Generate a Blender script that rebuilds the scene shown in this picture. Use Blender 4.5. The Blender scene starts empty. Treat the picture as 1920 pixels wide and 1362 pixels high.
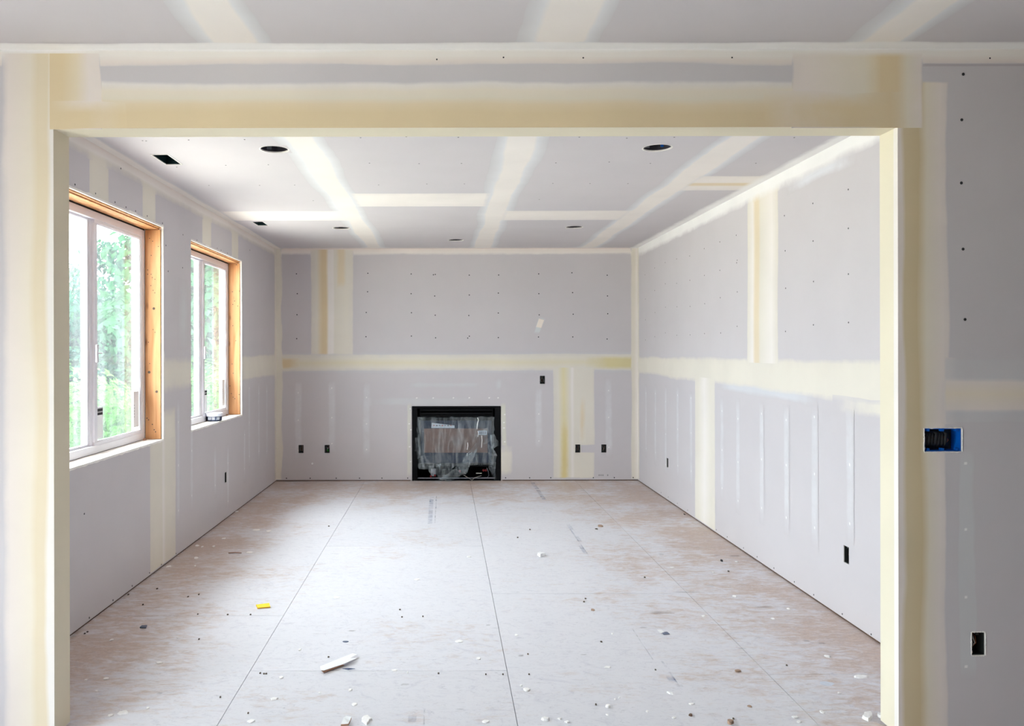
import bpy, bmesh, math, random
from mathutils import Vector, noise, Matrix
random.seed(7)
sc = bpy.context.scene
COL = sc.collection
F = 1492.0                     # focal length in pixels of the 1920 wide frame
VX, VY = 833.0, 656.0          # vanishing point of the room's long axis
EYE = 1.55
HC = 2.745                     # ceiling height
BACK = 9.4                     # distance of the back wall
NEAR = 3.165                   # distance of the wall with the wide opening
NT = 0.131                     # its thickness
XR = 2.281                     # right wall

# ------------------------------------------------------------------ camera
cam = bpy.data.cameras.new('camera'); camo = bpy.data.objects.new('camera', cam); COL.objects.link(camo)
cam.sensor_width = 36; cam.lens = 36*F/1920
cam.shift_x = (960-VX)/1920; cam.shift_y = (VY-681)/1920
cam.clip_start = .02; cam.clip_end = 400
camo.location = (0, 0, EYE)
camo.rotation_euler = (math.pi/2, math.radians(0.10), 0)
sc.camera = camo
# ------------------------------------------------------------------ overcast sky
world = bpy.data.worlds.new('world'); sc.world = world; world.use_nodes = True
wn = world.node_tree; wn.nodes.clear()
wo = wn.nodes.new('ShaderNodeOutputWorld'); wb = wn.nodes.new('ShaderNodeBackground')
wr = wn.nodes.new('ShaderNodeValToRGB'); wt = wn.nodes.new('ShaderNodeTexCoord'); ws = wn.nodes.new('ShaderNodeSeparateXYZ')
wn.links.new(wt.outputs['Generated'], ws.inputs[0]); wn.links.new(ws.outputs['Z'], wr.inputs[0])
wr.color_ramp.elements[0].color = (.325, .352, .385, 1); wr.color_ramp.elements[1].color = (.87, .935, 1, 1)
wn.links.new(wr.outputs[0], wb.inputs[0]); wn.links.new(wb.outputs[0], wo.inputs[0])
wb.inputs[1].default_value = 30.0
sc.view_settings.view_transform = 'Standard'; sc.view_settings.look = 'None'
sc.view_settings.gamma = 1; sc.view_settings.use_curve_mapping = False
sc.view_settings.exposure = 0.22
sc.cycles.max_bounces = 14; sc.cycles.diffuse_bounces = 10; sc.cycles.transparent_max_bounces = 24
sc.cycles.glossy_bounces = 4; sc.cycles.caustics_reflective = False; sc.cycles.caustics_refractive = False
sc.cycles.sample_clamp_indirect = 8

def srgb(r, g, b):
    f = lambda c: c/12.92 if c <= .04045 else ((c+.055)/1.055)**2.4
    return (f(r/255), f(g/255), f(b/255))

# ------------------------------------------------------------------ object helpers
WL = {}
def link(o, parent=None, loc=(0, 0, 0)):
    COL.objects.link(o)
    loc = Vector(loc)
    if parent is not None:
        o.parent = parent; o.location = loc - WL[parent.name]
    else:
        o.location = loc
    WL[o.name] = loc
    return o
def tag(o, label=None, cat=None, group=None, kind=None):
    if label: o['label'] = label
    if cat: o['category'] = cat
    if group: o['group'] = group
    if kind: o['kind'] = kind
    return o
def empty(name, loc, **k):
    o = bpy.data.objects.new(name, None); o.empty_display_size = .1
    link(o, None, loc); return tag(o, **k)
class MB:
    def __init__(s): s.v = []; s.f = []; s.m = []; s.c = []
    def quadbox(s, P, mi=0):      # P: 8 corners, 0-3 bottom loop, 4-7 top loop
        b = len(s.v); s.v += [Vector(p) for p in P]
        for q in ((3,2,1,0),(4,5,6,7),(0,1,5,4),(1,2,6,5),(2,3,7,6),(3,0,4,7)):
            s.f.append([b+i for i in q]); s.m.append(mi)
        return s
    def box(s, x0, x1, y0, y1, z0, z1, mi=0):
        return s.quadbox([(x0,y0,z0),(x1,y0,z0),(x1,y1,z0),(x0,y1,z0),(x0,y0,z1),(x1,y0,z1),(x1,y1,z1),(x0,y1,z1)], mi)
    def sbox(s, S, u0, u1, v0, v1, h0, h1, mi=0):
        return s.quadbox([S(u0,v0,h0),S(u1,v0,h0),S(u1,v1,h0),S(u0,v1,h0),S(u0,v0,h1),S(u1,v0,h1),S(u1,v1,h1),S(u0,v1,h1)], mi)
    def face(s, P, mi=0):
        b = len(s.v); s.v += [Vector(p) for p in P]; s.f.append(list(range(b, b+len(P)))); s.m.append(mi); return s
    def tube(s, pts, r, n=8, mi=0, r1=None):
        pts = [Vector(p) for p in pts]; b = len(s.v)
        for i, p in enumerate(pts):
            d = (pts[min(i+1, len(pts)-1)] - pts[max(i-1, 0)]).normalized()
            a = d.orthogonal().normalized() if i == 0 else (a - d*a.dot(d)).normalized()
            c = d.cross(a); rr = r if r1 is None else r+(r1-r)*i/(len(pts)-1)
            for k in range(n):
                t = 2*math.pi*k/n; s.v.append(p + (a*math.cos(t)+c*math.sin(t))*rr)
        for i in range(len(pts)-1):
            for k in range(n):
                s.f.append([b+i*n+k, b+i*n+(k+1)%n, b+(i+1)*n+(k+1)%n, b+(i+1)*n+k]); s.m.append(mi)
        s.f.append([b+k for k in range(n)][::-1]); s.m.append(mi)
        s.f.append([b+(len(pts)-1)*n+k for k in range(n)]); s.m.append(mi)
        return s
    def build(s, name, mats, parent=None, bevel=0, smooth=False, fixn=True, cut=None):
        xs = [p.x for p in s.v]; ys = [p.y for p in s.v]; zs = [p.z for p in s.v]
        c = Vector(((min(xs)+max(xs))/2, (min(ys)+max(ys))/2, min(zs)))
        me = bpy.data.meshes.new(name)
        me.from_pydata([p-c for p in s.v], [], s.f)
        if not isinstance(mats, (list, tuple)): mats = [mats]
        for m in mats: me.materials.append(m)
        me.polygons.foreach_set('material_index', s.m)
        if s.c:
            ca = me.color_attributes.new('coat', 'FLOAT_COLOR', 'POINT')
            ca.data.foreach_set('color', [x for q in s.c for x in (q[0], q[1], q[2], 1.0)])
            if s.c and len(s.c[0]) > 4:
                cu = me.color_attributes.new('under', 'FLOAT_COLOR', 'POINT'); cu.data.foreach_set('color', [x for q in s.c for x in (*q[4], 1.0)])
            cv = me.attributes.new('cover', 'FLOAT', 'POINT'); cv.data.foreach_set('value', [q[3] for q in s.c])
        if cut:      # keep the coat off the cut-outs of the wall
            S, holes = cut; bm = bmesh.new(); bm.from_mesh(me)
            for w in holes:
                for ax, val in ((S.U, w[0]), (S.U, w[1]), (S.V, w[2]), (S.V, w[3])):
                    bmesh.ops.bisect_plane(bm, geom=bm.verts[:]+bm.edges[:]+bm.faces[:], dist=1e-5, plane_co=S.O+ax*val-c, plane_no=ax)
                kill = []
                for f in bm.faces:
                    p = f.calc_center_median()+c-S.O; u, v = p.dot(S.U), p.dot(S.V)
                    if w[0] < u < w[1] and w[2] < v < w[3]: kill.append(f)
                bmesh.ops.delete(bm, geom=kill, context='FACES')
            bm.to_mesh(me); bm.free()
        if fixn:
            bm = bmesh.new(); bm.from_mesh(me); bmesh.ops.recalc_face_normals(bm, faces=bm.faces); bm.to_mesh(me); bm.free()
        if smooth: me.polygons.foreach_set('use_smooth', [True]*len(me.polygons))
        me.update()
        o = bpy.data.objects.new(name, me); link(o, parent, c)
        if bevel:
            b = o.modifiers.new('bevel', 'BEVEL'); b.width = bevel; b.segments = 2; b.limit_method = 'ANGLE'
        return o
def copy_tree(o, parent=None, loc=None):
    c = o.copy(); COL.objects.link(c)
    if parent is not None: c.parent = parent
    if loc is not None: c.location = loc
    for ch in o.children: copy_tree(ch, c)
    return c

# ------------------------------------------------------------------ flat frames of the room's surfaces
class Surf:
    def __init__(s, O, U, V, N): s.O, s.U, s.V, s.N = Vector(O), Vector(U).normalized(), Vector(V).normalized(), Vector(N).normalized()
    def __call__(s, u, v, h=0.0): return s.O + s.U*u + s.V*v + s.N*h
    def px(s, x, y, h=0.0):           # where the photograph's pixel lies on this surface, as (u, v)
        d = Vector(((x-VX)/F, 1, (VY-y)/F)); o = Vector((0, 0, EYE))
        t = (s.O + s.N*h - o).dot(s.N)/d.dot(s.N); p = o + d*t - s.O
        return p.dot(s.U), p.dot(s.V)
WB = Surf((0, BACK, 0), (1, 0, 0), (0, 0, 1), (0, -1, 0))
WN = Surf((0, NEAR, 0), (1, 0, 0), (0, 0, 1), (0, -1, 0))
WR = Surf((XR, 0, 0), (0, 1, 0), (0, 0, 1), (-1, 0, 0))
LX = lambda D: -(315+12*(1-D/BACK))*.0063
WLf = Surf((LX(0), 0, 0), (LX(BACK)-LX(0), BACK, 0), (0, 0, 1), (BACK, -(LX(BACK)-LX(0)), 0))
CE = Surf((0, 0, HC), (1, 0, 0), (0, 1, 0), (0, 0, -1))
FL = Surf((0, 0, 0), (1, 0, 0), (0, 1, 0), (0, 0, 1))

# ------------------------------------------------------------------ materials
def mat(name):
    m = bpy.data.materials.new(name); m.use_nodes = True; nt = m.node_tree; nt.nodes.clear()
    out = nt.nodes.new('ShaderNodeOutputMaterial')
    return m, nt, out
def nd(nt, t, **k):
    n = nt.nodes.new(t)
    for a, b in k.items(): setattr(n, a, b)
    return n
def plain(name, rgb, rough=.6, metal=0, spec=.5, var=0, scale=8, bump=0, bscale=60, obj_var=0):
    m, nt, out = mat(name); L = nt.links
    p = nd(nt, 'ShaderNodeBsdfPrincipled'); L.new(p.outputs[0], out.inputs[0])
    p.inputs['Roughness'].default_value = rough; p.inputs['Metallic'].default_value = metal
    p.inputs['Specular IOR Level'].default_value = spec
    tc = nd(nt, 'ShaderNodeNewGeometry')
    nz = nd(nt, 'ShaderNodeTexNoise'); nz.inputs['Scale'].default_value = scale; nz.inputs['Detail'].default_value = 5
    L.new(tc.outputs['Position'], nz.inputs['Vector'])
    mr = nd(nt, 'ShaderNodeMapRange'); mr.inputs['To Min'].default_value = 1-var; mr.inputs['To Max'].default_value = 1+var
    mr.inputs['From Min'].default_value = .25; mr.inputs['From Max'].default_value = .75
    L.new(nz.outputs[0], mr.inputs[0])
    mx = nd(nt, 'ShaderNodeVectorMath', operation='SCALE'); mx.inputs[0].default_value = rgb
    L.new(mr.outputs[0], mx.inputs['Scale'])
    L.new(mx.outputs[0], p.inputs['Base Color'])
    if bump:
        n2 = nd(nt, 'ShaderNodeTexNoise'); n2.inputs['Scale'].default_value = bscale; n2.inputs['Detail'].default_value = 3
        L.new(tc.outputs['Position'], n2.inputs['Vector'])
        bp = nd(nt, 'ShaderNodeBump'); bp.inputs['Strength'].default_value = bump; bp.inputs['Distance'].default_value = .002
        L.new(n2.outputs[0], bp.inputs['Height']); L.new(bp.outputs[0], p.inputs['Normal'])
    return m

PAPER = srgb(204, 199, 201)
M = {}
M['paper'] = plain('drywall_paper', PAPER, .85, spec=.25, var=.018, scale=3, bump=.06, bscale=300)
M['gypsum'] = plain('gypsum_edge', srgb(238, 234, 228), .9, var=.06, scale=60, bump=.4, bscale=200)
M['void'] = plain('wall_cavity', (.03, .025, .02), .9)
M['vinyl'] = plain('white_vinyl', srgb(232, 230, 236), .35, var=.01)
M['vinyl_shade'] = plain('grey_gasket', srgb(120, 120, 125), .6)
M['black'] = plain('black_steel', (.004, .004, .005), .6, spec=.12, var=.2, scale=20)
M['black_box'] = plain('black_plastic', (.02, .022, .02), .4, var=.2)
M['blue_box'] = plain('blue_plastic', srgb(0, 92, 190), .4, var=.08)
M['copper'] = plain('copper_wire', srgb(190, 110, 70), .35, metal=.6)
M['white_wire'] = plain('white_wire', srgb(220, 215, 205), .5)
M['red_wire'] = plain('red_wire', srgb(190, 50, 60), .5)
M['green_nut'] = plain('green_wire_nut', srgb(20, 150, 30), .4)
M['steel'] = plain('galvanised_steel', srgb(150, 155, 165), .35, metal=.7, var=.15, scale=20)
M['can_dark'] = plain('dark_can', srgb(70, 66, 72), .4, metal=.3, var=.3, scale=25)
M['duct'] = plain('duct_green', srgb(14, 42, 44), .4, var=.3, scale=15)
M['screw'] = plain('drywall_screw', (.012, .012, .014), .5)
M['white'] = plain('white_paper', srgb(240, 240, 240), .7, var=.02)
M['ink'] = plain('ink', (.01, .01, .012), .6)
M['mudchip'] = plain('mud_flake', srgb(242, 240, 238), .85, var=.06, scale=60, bump=.3, bscale=120)
M['kraft'] = plain('brown_paper', srgb(168, 128, 104), .8, var=.12, scale=30)
M['yellow'] = plain('yellow_plastic', srgb(250, 225, 60), .5)
M['orange'] = plain('orange_edge', srgb(245, 185, 20), .5)
M['slate'] = plain('slate_chip', srgb(95, 105, 130), .4, var=.3, scale=60)
M['palegrey'] = plain('pale_card', srgb(205, 212, 222), .5, var=.08, scale=50)
M['sill'] = plain('dusty_sill', srgb(240, 236, 230), .8, var=.05, scale=25, bump=.3, bscale=60)
M['tub_label'] = plain('navy_label', srgb(40, 50, 80), .45, var=.3, scale=120)
M['tub'] = plain('white_tub', srgb(236, 238, 246), .35)
M['brownpanel'] = plain('cardboard_insert', srgb(132, 108, 98), .75, var=.14, scale=14)
M['bluegrey'] = plain('blue_grey_glass_surround', srgb(48, 56, 74), .25, var=.2, scale=9)
M['sole'] = plain('raw_lumber_edge', srgb(92, 66, 48), .8, var=.3, scale=12)
M['ground'] = plain('pale_bounce_ground', (.56, .51, .43), .95, var=.12, scale=1.5)  # unseen ground made pale and warm to throw light onto the ceiling
M['dim_wall'] = plain('dark_unseen_wall', srgb(120, 92, 66), .85, var=.2, scale=14)  # invented dark warm tone for unseen walls, cuts bounce onto the right side
M['chip'] = plain('dusty_wood', srgb(166, 138, 118), .8, var=.15, scale=80)
M['seam'] = plain('dusty_seam', srgb(118, 108, 106), .9)
M['bark'] = plain('bark', (.10, .075, .055), .9, var=.4, scale=9)

def mk_wood():
    m, nt, out = mat('pine_board'); L = nt.links
    p = nd(nt, 'ShaderNodeBsdfPrincipled'); L.new(p.outputs[0], out.inputs[0]); p.inputs['Roughness'].default_value = .6
    tc = nd(nt, 'ShaderNodeTexCoord')
    mp = nd(nt, 'ShaderNodeMapping'); mp.inputs['Scale'].default_value = (14, 14, 1.2); L.new(tc.outputs['Object'], mp.inputs[0])
    nz = nd(nt, 'ShaderNodeTexNoise'); nz.inputs['Scale'].default_value = 1.6; nz.inputs['Detail'].default_value = 6; nz.inputs['Distortion'].default_value = .6
    L.new(mp.outputs[0], nz.inputs[0])
    wv = nd(nt, 'ShaderNodeValToRGB'); L.new(nz.outputs[0], wv.inputs[0])
    e = wv.color_ramp.elements; e[0].position = .3; e[0].color = (*srgb(184, 122, 70), 1); e[1].position = .7; e[1].color = (*srgb(220, 168, 116), 1)
    vo = nd(nt, 'ShaderNodeTexVoronoi'); vo.inputs['Scale'].default_value = 1.0
    m2 = nd(nt, 'ShaderNodeMapping'); m2.inputs['Scale'].default_value = (10, 10, 4.2); m2.inputs['Location'].default_value = (.3, .7, .1)
    L.new(tc.outputs['Object'], m2.inputs[0]); L.new(m2.outputs[0], vo.inputs[0])
    kr = nd(nt, 'ShaderNodeMapRange'); kr.inputs['From Min'].default_value = .02; kr.inputs['From Max'].default_value = .14; kr.inputs['To Min'].default_value = .85; kr.inputs['To Max'].default_value = 0
    L.new(vo.outputs['Distance'], kr.inputs[0])
    mx = nd(nt, 'ShaderNodeMix', data_type='RGBA'); L.new(kr.outputs[0], mx.inputs[0]); L.new(wv.outputs[0], mx.inputs[6]); mx.inputs[7].default_value = (*srgb(150, 92, 50), 1)
    L.new(mx.outputs[2], p.inputs['Base Color'])
    return m
M['wood'] = mk_wood()

def mk_coat(name='joint_compound', ragged=.55, opaque=True):
    """joint compound: colour and cover come with the coat itself; a noise makes the trowelled edge irregular"""
    m, nt, out = mat(name); L = nt.links
    at = nd(nt, 'ShaderNodeVertexColor'); at.layer_name = 'coat'
    al = nd(nt, 'ShaderNodeAttribute'); al.attribute_name = 'cover'
    g = nd(nt, 'ShaderNodeNewGeometry')
    nz = nd(nt, 'ShaderNodeTexNoise'); nz.inputs['Scale'].default_value = 9; nz.inputs['Detail'].default_value = 6; nz.inputs['Roughness'].default_value = .62
    L.new(g.outputs['Position'], nz.inputs[0])
    # cover + noise * cover * (1 - cover): none stays none, whole stays whole, the margins turn irregular
    s = nd(nt, 'ShaderNodeMath', operation='SUBTRACT'); L.new(nz.outputs[0], s.inputs[0]); s.inputs[1].default_value = .5
    i1 = nd(nt, 'ShaderNodeMath', operation='SUBTRACT'); i1.inputs[0].default_value = 1; L.new(al.outputs['Fac'], i1.inputs[1])
    i2 = nd(nt, 'ShaderNodeMath', operation='MULTIPLY'); L.new(i1.outputs[0], i2.inputs[0]); L.new(al.outputs['Fac'], i2.inputs[1])
    i3 = nd(nt, 'ShaderNodeMath', operation='MULTIPLY'); L.new(i2.outputs[0], i3.inputs[0]); L.new(s.outputs[0], i3.inputs[1])
    cl = nd(nt, 'ShaderNodeMath', operation='MULTIPLY_ADD'); L.new(i3.outputs[0], cl.inputs[0]); cl.inputs[1].default_value = ragged*8; L.new(al.outputs['Fac'], cl.inputs[2])
    cl.use_clamp = True
    p = nd(nt, 'ShaderNodeBsdfDiffuse')
    n2 = nd(nt, 'ShaderNodeTexNoise'); n2.inputs['Scale'].default_value = 2.2; n2.inputs['Detail'].default_value = 4
    L.new(g.outputs['Position'], n2.inputs[0])
    v = nd(nt, 'ShaderNodeMapRange'); v.inputs['From Min'].default_value = .3; v.inputs['From Max'].default_value = .7; v.inputs['To Min'].default_value = .965; v.inputs['To Max'].default_value = 1.03
    L.new(n2.outputs[0], v.inputs[0])
    sc_ = nd(nt, 'ShaderNodeVectorMath', operation='SCALE'); L.new(at.outputs['Color'], sc_.inputs[0]); L.new(v.outputs[0], sc_.inputs['Scale'])
    if opaque:      # the coat's own colour feathers out to the colour of what it was spread on
        un = nd(nt, 'ShaderNodeAttribute'); un.attribute_name = 'under'
        mc = nd(nt, 'ShaderNodeMix', data_type='RGBA'); L.new(cl.outputs[0], mc.inputs[0]); L.new(un.outputs['Color'], mc.inputs[6]); L.new(sc_.outputs[0], mc.inputs[7])
        L.new(mc.outputs[2], p.inputs['Color']); L.new(p.outputs[0], out.inputs[0]); return m
    # a thin coat: reflects cover*colour, lets the rest through both ways
    sa = nd(nt, 'ShaderNodeVectorMath', operation='SCALE'); L.new(sc_.outputs[0], sa.inputs[0]); L.new(cl.outputs[0], sa.inputs['Scale'])
    L.new(sa.outputs[0], p.inputs['Color'])
    m1 = nd(nt, 'ShaderNodeMath', operation='MULTIPLY_ADD'); L.new(cl.outputs[0], m1.inputs[0]); m1.inputs[1].default_value = -1; m1.inputs[2].default_value = 1
    m2 = nd(nt, 'ShaderNodeMath', operation='MULTIPLY_ADD'); L.new(cl.outputs[0], m2.inputs[0]); m2.inputs[1].default_value = -.42; m2.inputs[2].default_value = 1
    m3 = nd(nt, 'ShaderNodeMath', operation='MULTIPLY'); L.new(m1.outputs[0], m3.inputs[0]); L.new(m2.outputs[0], m3.inputs[1])
    m4 = nd(nt, 'ShaderNodeMath', operation='SQRT'); L.new(m3.outputs[0], m4.inputs[0]); m4.use_clamp = True
    t = nd(nt, 'ShaderNodeBsdfTransparent'); L.new(m4.outputs[0], t.inputs[0])
    mx = nd(nt, 'ShaderNodeAddShader'); L.new(t.outputs[0], mx.inputs[0]); L.new(p.outputs[0], mx.inputs[1]); L.new(mx.outputs[0], out.inputs[0])
    return m
M['coat'] = mk_coat()
M['stamp'] = mk_coat('ink_stamp', 1.2, False)

def mk_floor():
    m, nt, out = mat('dusty_subfloor'); L = nt.links
    p = nd(nt, 'ShaderNodeBsdfPrincipled'); L.new(p.outputs[0], out.inputs[0])
    g = nd(nt, 'ShaderNodeNewGeometry'); oi = nd(nt, 'ShaderNodeObjectInfo')
    def noise_(scale, detail=5, vec=None, rough=.6, dist=0):
        n = nd(nt, 'ShaderNodeTexNoise'); n.inputs['Scale'].default_value = scale; n.inputs['Detail'].default_value = detail
        n.inputs['Roughness'].default_value = rough; n.inputs['Distortion'].default_value = dist
        L.new(vec if vec else g.outputs['Position'], n.inputs[0]); return n.outputs[0]
    def mr(x, a, b, c=0, d=1, s='SMOOTHSTEP'):
        n = nd(nt, 'ShaderNodeMapRange', interpolation_type=s); L.new(x, n.inputs[0])
        for i, q in zip(('From Min', 'From Max', 'To Min', 'To Max'), (a, b, c, d)): n.inputs[i].default_value = q
        return n.outputs[0]
    def mix(f, a, b):
        n = nd(nt, 'ShaderNodeMix', data_type='RGBA'); L.new(f, n.inputs[0])
        for i, q in ((6, a), (7, b)):
            if isinstance(q, tuple): n.inputs[i].default_value = (*q, 1)
            else: L.new(q, n.inputs[i])
        return n.outputs[2]
    def mth(op, a, b):
        n = nd(nt, 'ShaderNodeMath', operation=op)
        for i, q in enumerate((a, b)):
            if isinstance(q, (int, float)): n.inputs[i].default_value = q
            else: L.new(q, n.inputs[i])
        return n.outputs[0]
    mp = nd(nt, 'ShaderNodeMapping'); mp.inputs['Scale'].default_value = (1, 2.6, 1); mp.inputs['Rotation'].default_value = (0, 0, .25); L.new(g.outputs['Position'], mp.inputs[0])
    # strands of the board under the dust
    strands = noise_(34, 6, mp.outputs[0], .7, 1.2)
    base = mix(mr(strands, .35, .7), srgb(176, 148, 130), srgb(202, 180, 164))
    # dust with window reflection painted in: pale mid-room, browner along the walls
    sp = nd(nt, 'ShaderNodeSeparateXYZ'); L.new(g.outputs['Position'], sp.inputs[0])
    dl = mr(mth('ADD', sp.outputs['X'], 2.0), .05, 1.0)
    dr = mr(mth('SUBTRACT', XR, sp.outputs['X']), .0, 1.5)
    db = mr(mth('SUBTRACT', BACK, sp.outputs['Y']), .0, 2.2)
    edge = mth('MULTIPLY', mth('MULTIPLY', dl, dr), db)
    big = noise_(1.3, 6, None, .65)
    dust_sheen = mth('ADD', mth('MULTIPLY', edge, .55), mth('MULTIPLY', mr(big, .3, .7), .5))
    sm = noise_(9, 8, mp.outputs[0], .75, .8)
    dust_sheen = mth('ADD', dust_sheen, mth('MULTIPLY', mr(sm, .3, .7, -.5, .5), .5))
    dust_sheen = mr(dust_sheen, .08, .72, .15, 1)
    col = mix(dust_sheen, base, srgb(218, 217, 222))
    # grey scuffs and dark smears
    sc1 = noise_(16, 9, mp.outputs[0], .8, 2.0)
    col = mix(mr(sc1, .53, .70, 0, .62), col, srgb(150, 148, 158))
    mp2 = nd(nt, 'ShaderNodeMapping'); mp2.inputs['Scale'].default_value = (1, 5, 1); mp2.inputs['Rotation'].default_value = (0, 0, -.12); L.new(g.outputs['Position'], mp2.inputs[0])
    sc2 = noise_(7, 9, mp2.outputs[0], .78, .5)
    col = mix(mr(sc2, .60, .72, 0, .5), col, srgb(120, 108, 104))
    mp3 = nd(nt, 'ShaderNodeMapping'); mp3.inputs['Scale'].default_value = (1, 1.7, 1); mp3.inputs['Rotation'].default_value = (0, 0, .8); L.new(g.outputs['Position'], mp3.inputs[0])
    sw = noise_(5, 10, mp3.outputs[0], .82, 3.5)
    col = mix(mr(sw, .50, .66, 0, .38), col, srgb(176, 174, 188))
    sp2 = noise_(60, 4, None, .6)
    col = mix(mr(sp2, .70, .78, 0, .5), col, srgb(244, 240, 236))
    ob = nd(nt, 'ShaderNodeVectorMath', operation='SCALE'); L.new(col, ob.inputs[0]); L.new(mr(oi.outputs['Random'], 0, 1, .965, 1.02, 'LINEAR'), ob.inputs['Scale'])
    L.new(ob.outputs[0], p.inputs['Base Color'])
    L.new(mr(dust_sheen, 0, 1, .42, .6), p.inputs['Roughness'])
    p.inputs['Specular IOR Level'].default_value = .45
    bp = nd(nt, 'ShaderNodeBump'); bp.inputs['Strength'].default_value = .25; bp.inputs['Distance'].default_value = .002
    L.new(sm, bp.inputs['Height']); L.new(bp.outputs[0], p.inputs['Normal'])
    return m
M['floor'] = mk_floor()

def mk_glass():
    m, nt, out = mat('hazy_window_glass'); L = nt.links
    t = nd(nt, 'ShaderNodeBsdfTransparent'); t.inputs[0].default_value = (.94, .97, .96, 1)
    gl = nd(nt, 'ShaderNodeBsdfGlossy'); gl.inputs['Roughness'].default_value = .02
    tr = nd(nt, 'ShaderNodeBsdfTranslucent'); tr.inputs[0].default_value = (.9, .95, 1, 1)  # translucent whitening stands in for flare haze over the view
    lw = nd(nt, 'ShaderNodeLayerWeight'); lw.inputs[0].default_value = .5
    pw = nd(nt, 'ShaderNodeMath', operation='POWER'); L.new(lw.outputs['Facing'], pw.inputs[0]); pw.inputs[1].default_value = 5
    fr = nd(nt, 'ShaderNodeMath', operation='MULTIPLY_ADD'); L.new(pw.outputs[0], fr.inputs[0]); fr.inputs[1].default_value = .9; fr.inputs[2].default_value = .03
    g = nd(nt, 'ShaderNodeNewGeometry')
    mp = nd(nt, 'ShaderNodeMapping'); mp.inputs['Scale'].default_value = (3, 7, .5); L.new(g.outputs['Position'], mp.inputs[0])
    nz = nd(nt, 'ShaderNodeTexNoise'); nz.inputs['Scale'].default_value = 1.5; nz.inputs['Detail'].default_value = 5; L.new(mp.outputs[0], nz.inputs[0])
    mr = nd(nt, 'ShaderNodeMapRange'); mr.inputs['From Min'].default_value = .35; mr.inputs['From Max'].default_value = .75; mr.inputs['To Min'].default_value = .014; mr.inputs['To Max'].default_value = .045
    L.new(nz.outputs[0], mr.inputs[0])
    a = nd(nt, 'ShaderNodeMixShader'); L.new(mr.outputs[0], a.inputs[0]); L.new(t.outputs[0], a.inputs[1]); L.new(tr.outputs[0], a.inputs[2])
    b = nd(nt, 'ShaderNodeMixShader'); L.new(fr.outputs[0], b.inputs[0]); L.new(a.outputs[0], b.inputs[1]); L.new(gl.outputs[0], b.inputs[2])
    L.new(b.outputs[0], out.inputs[0]); return m
M['glass'] = mk_glass()
def mk_plastic():
    m, nt, out = mat('clear_plastic_film'); L = nt.links
    t = nd(nt, 'ShaderNodeBsdfTransparent'); t.inputs[0].default_value = (.93, .95, .96, 1)
    p = nd(nt, 'ShaderNodeBsdfPrincipled'); p.inputs['Base Color'].default_value = (.62, .70, .74, 1); p.inputs['Roughness'].default_value = .18
    p.inputs['Specular IOR Level'].default_value = .9
    g = nd(nt, 'ShaderNodeNewGeometry'); nz = nd(nt, 'ShaderNodeTexNoise'); nz.inputs['Scale'].default_value = 5; nz.inputs['Detail'].default_value = 3; nz.inputs['Distortion'].default_value = 1.2
    mpf = nd(nt, 'ShaderNodeMapping'); mpf.inputs['Rotation'].default_value = (0, .6, 0); mpf.inputs['Scale'].default_value = (3.2, 1, .7); L.new(g.outputs['Position'], mpf.inputs[0]); L.new(mpf.outputs[0], nz.inputs[0])
    lw = nd(nt, 'ShaderNodeLayerWeight'); lw.inputs[0].default_value = .35
    mr = nd(nt, 'ShaderNodeMapRange'); mr.inputs['From Min'].default_value = .4; mr.inputs['From Max'].default_value = .75; mr.inputs['To Min'].default_value = .04; mr.inputs['To Max'].default_value = .34
    L.new(nz.outputs[0], mr.inputs[0])
    ad = nd(nt, 'ShaderNodeMath', operation='MULTIPLY_ADD'); L.new(lw.outputs['Facing'], ad.inputs[0]); ad.inputs[1].default_value = .48; L.new(mr.outputs[0], ad.inputs[2])
    mx = nd(nt, 'ShaderNodeMixShader'); L.new(ad.outputs[0], mx.inputs[0]); L.new(t.outputs[0], mx.inputs[1]); L.new(p.outputs[0], mx.inputs[2]); L.new(mx.outputs[0], out.inputs[0])
    return m
M['film'] = mk_plastic()
def mk_leaf(name, c1, c2):
    m, nt, out = mat(name); L = nt.links
    oi = nd(nt, 'ShaderNodeNewGeometry'); nz = nd(nt, 'ShaderNodeTexNoise'); nz.inputs['Scale'].default_value = .9; nz.inputs['Detail'].default_value = 6
    L.new(oi.outputs['Position'], nz.inputs[0])
    r = nd(nt, 'ShaderNodeValToRGB'); L.new(nz.outputs[0], r.inputs[0]); e = r.color_ramp.elements
    e[0].position = .35; e[0].color = (*c1, 1); e[1].position = .65; e[1].color = (*c2, 1)
    d = nd(nt, 'ShaderNodeBsdfDiffuse'); t = nd(nt, 'ShaderNodeBsdfTranslucent'); mx = nd(nt, 'ShaderNodeMixShader'); mx.inputs[0].default_value = .35
    L.new(r.outputs[0], d.inputs[0]); L.new(r.outputs[0], t.inputs[0]); L.new(d.outputs[0], mx.inputs[1]); L.new(t.outputs[0], mx.inputs[2]); L.new(mx.outputs[0], out.inputs[0])
    return m
M['leaf_dark'] = mk_leaf('leaf_dark', (.006, .034, .022), (.022, .075, .042))
M['leaf_mid'] = mk_leaf('leaf_mid', (.014, .060, .028), (.045, .125, .05))
M['leaf_light'] = mk_leaf('leaf_light', (.04, .115, .025), (.085, .19, .045))
M['leaf_haze'] = mk_leaf('leaf_pale', (.08, .14, .10), (.13, .21, .15))

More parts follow.
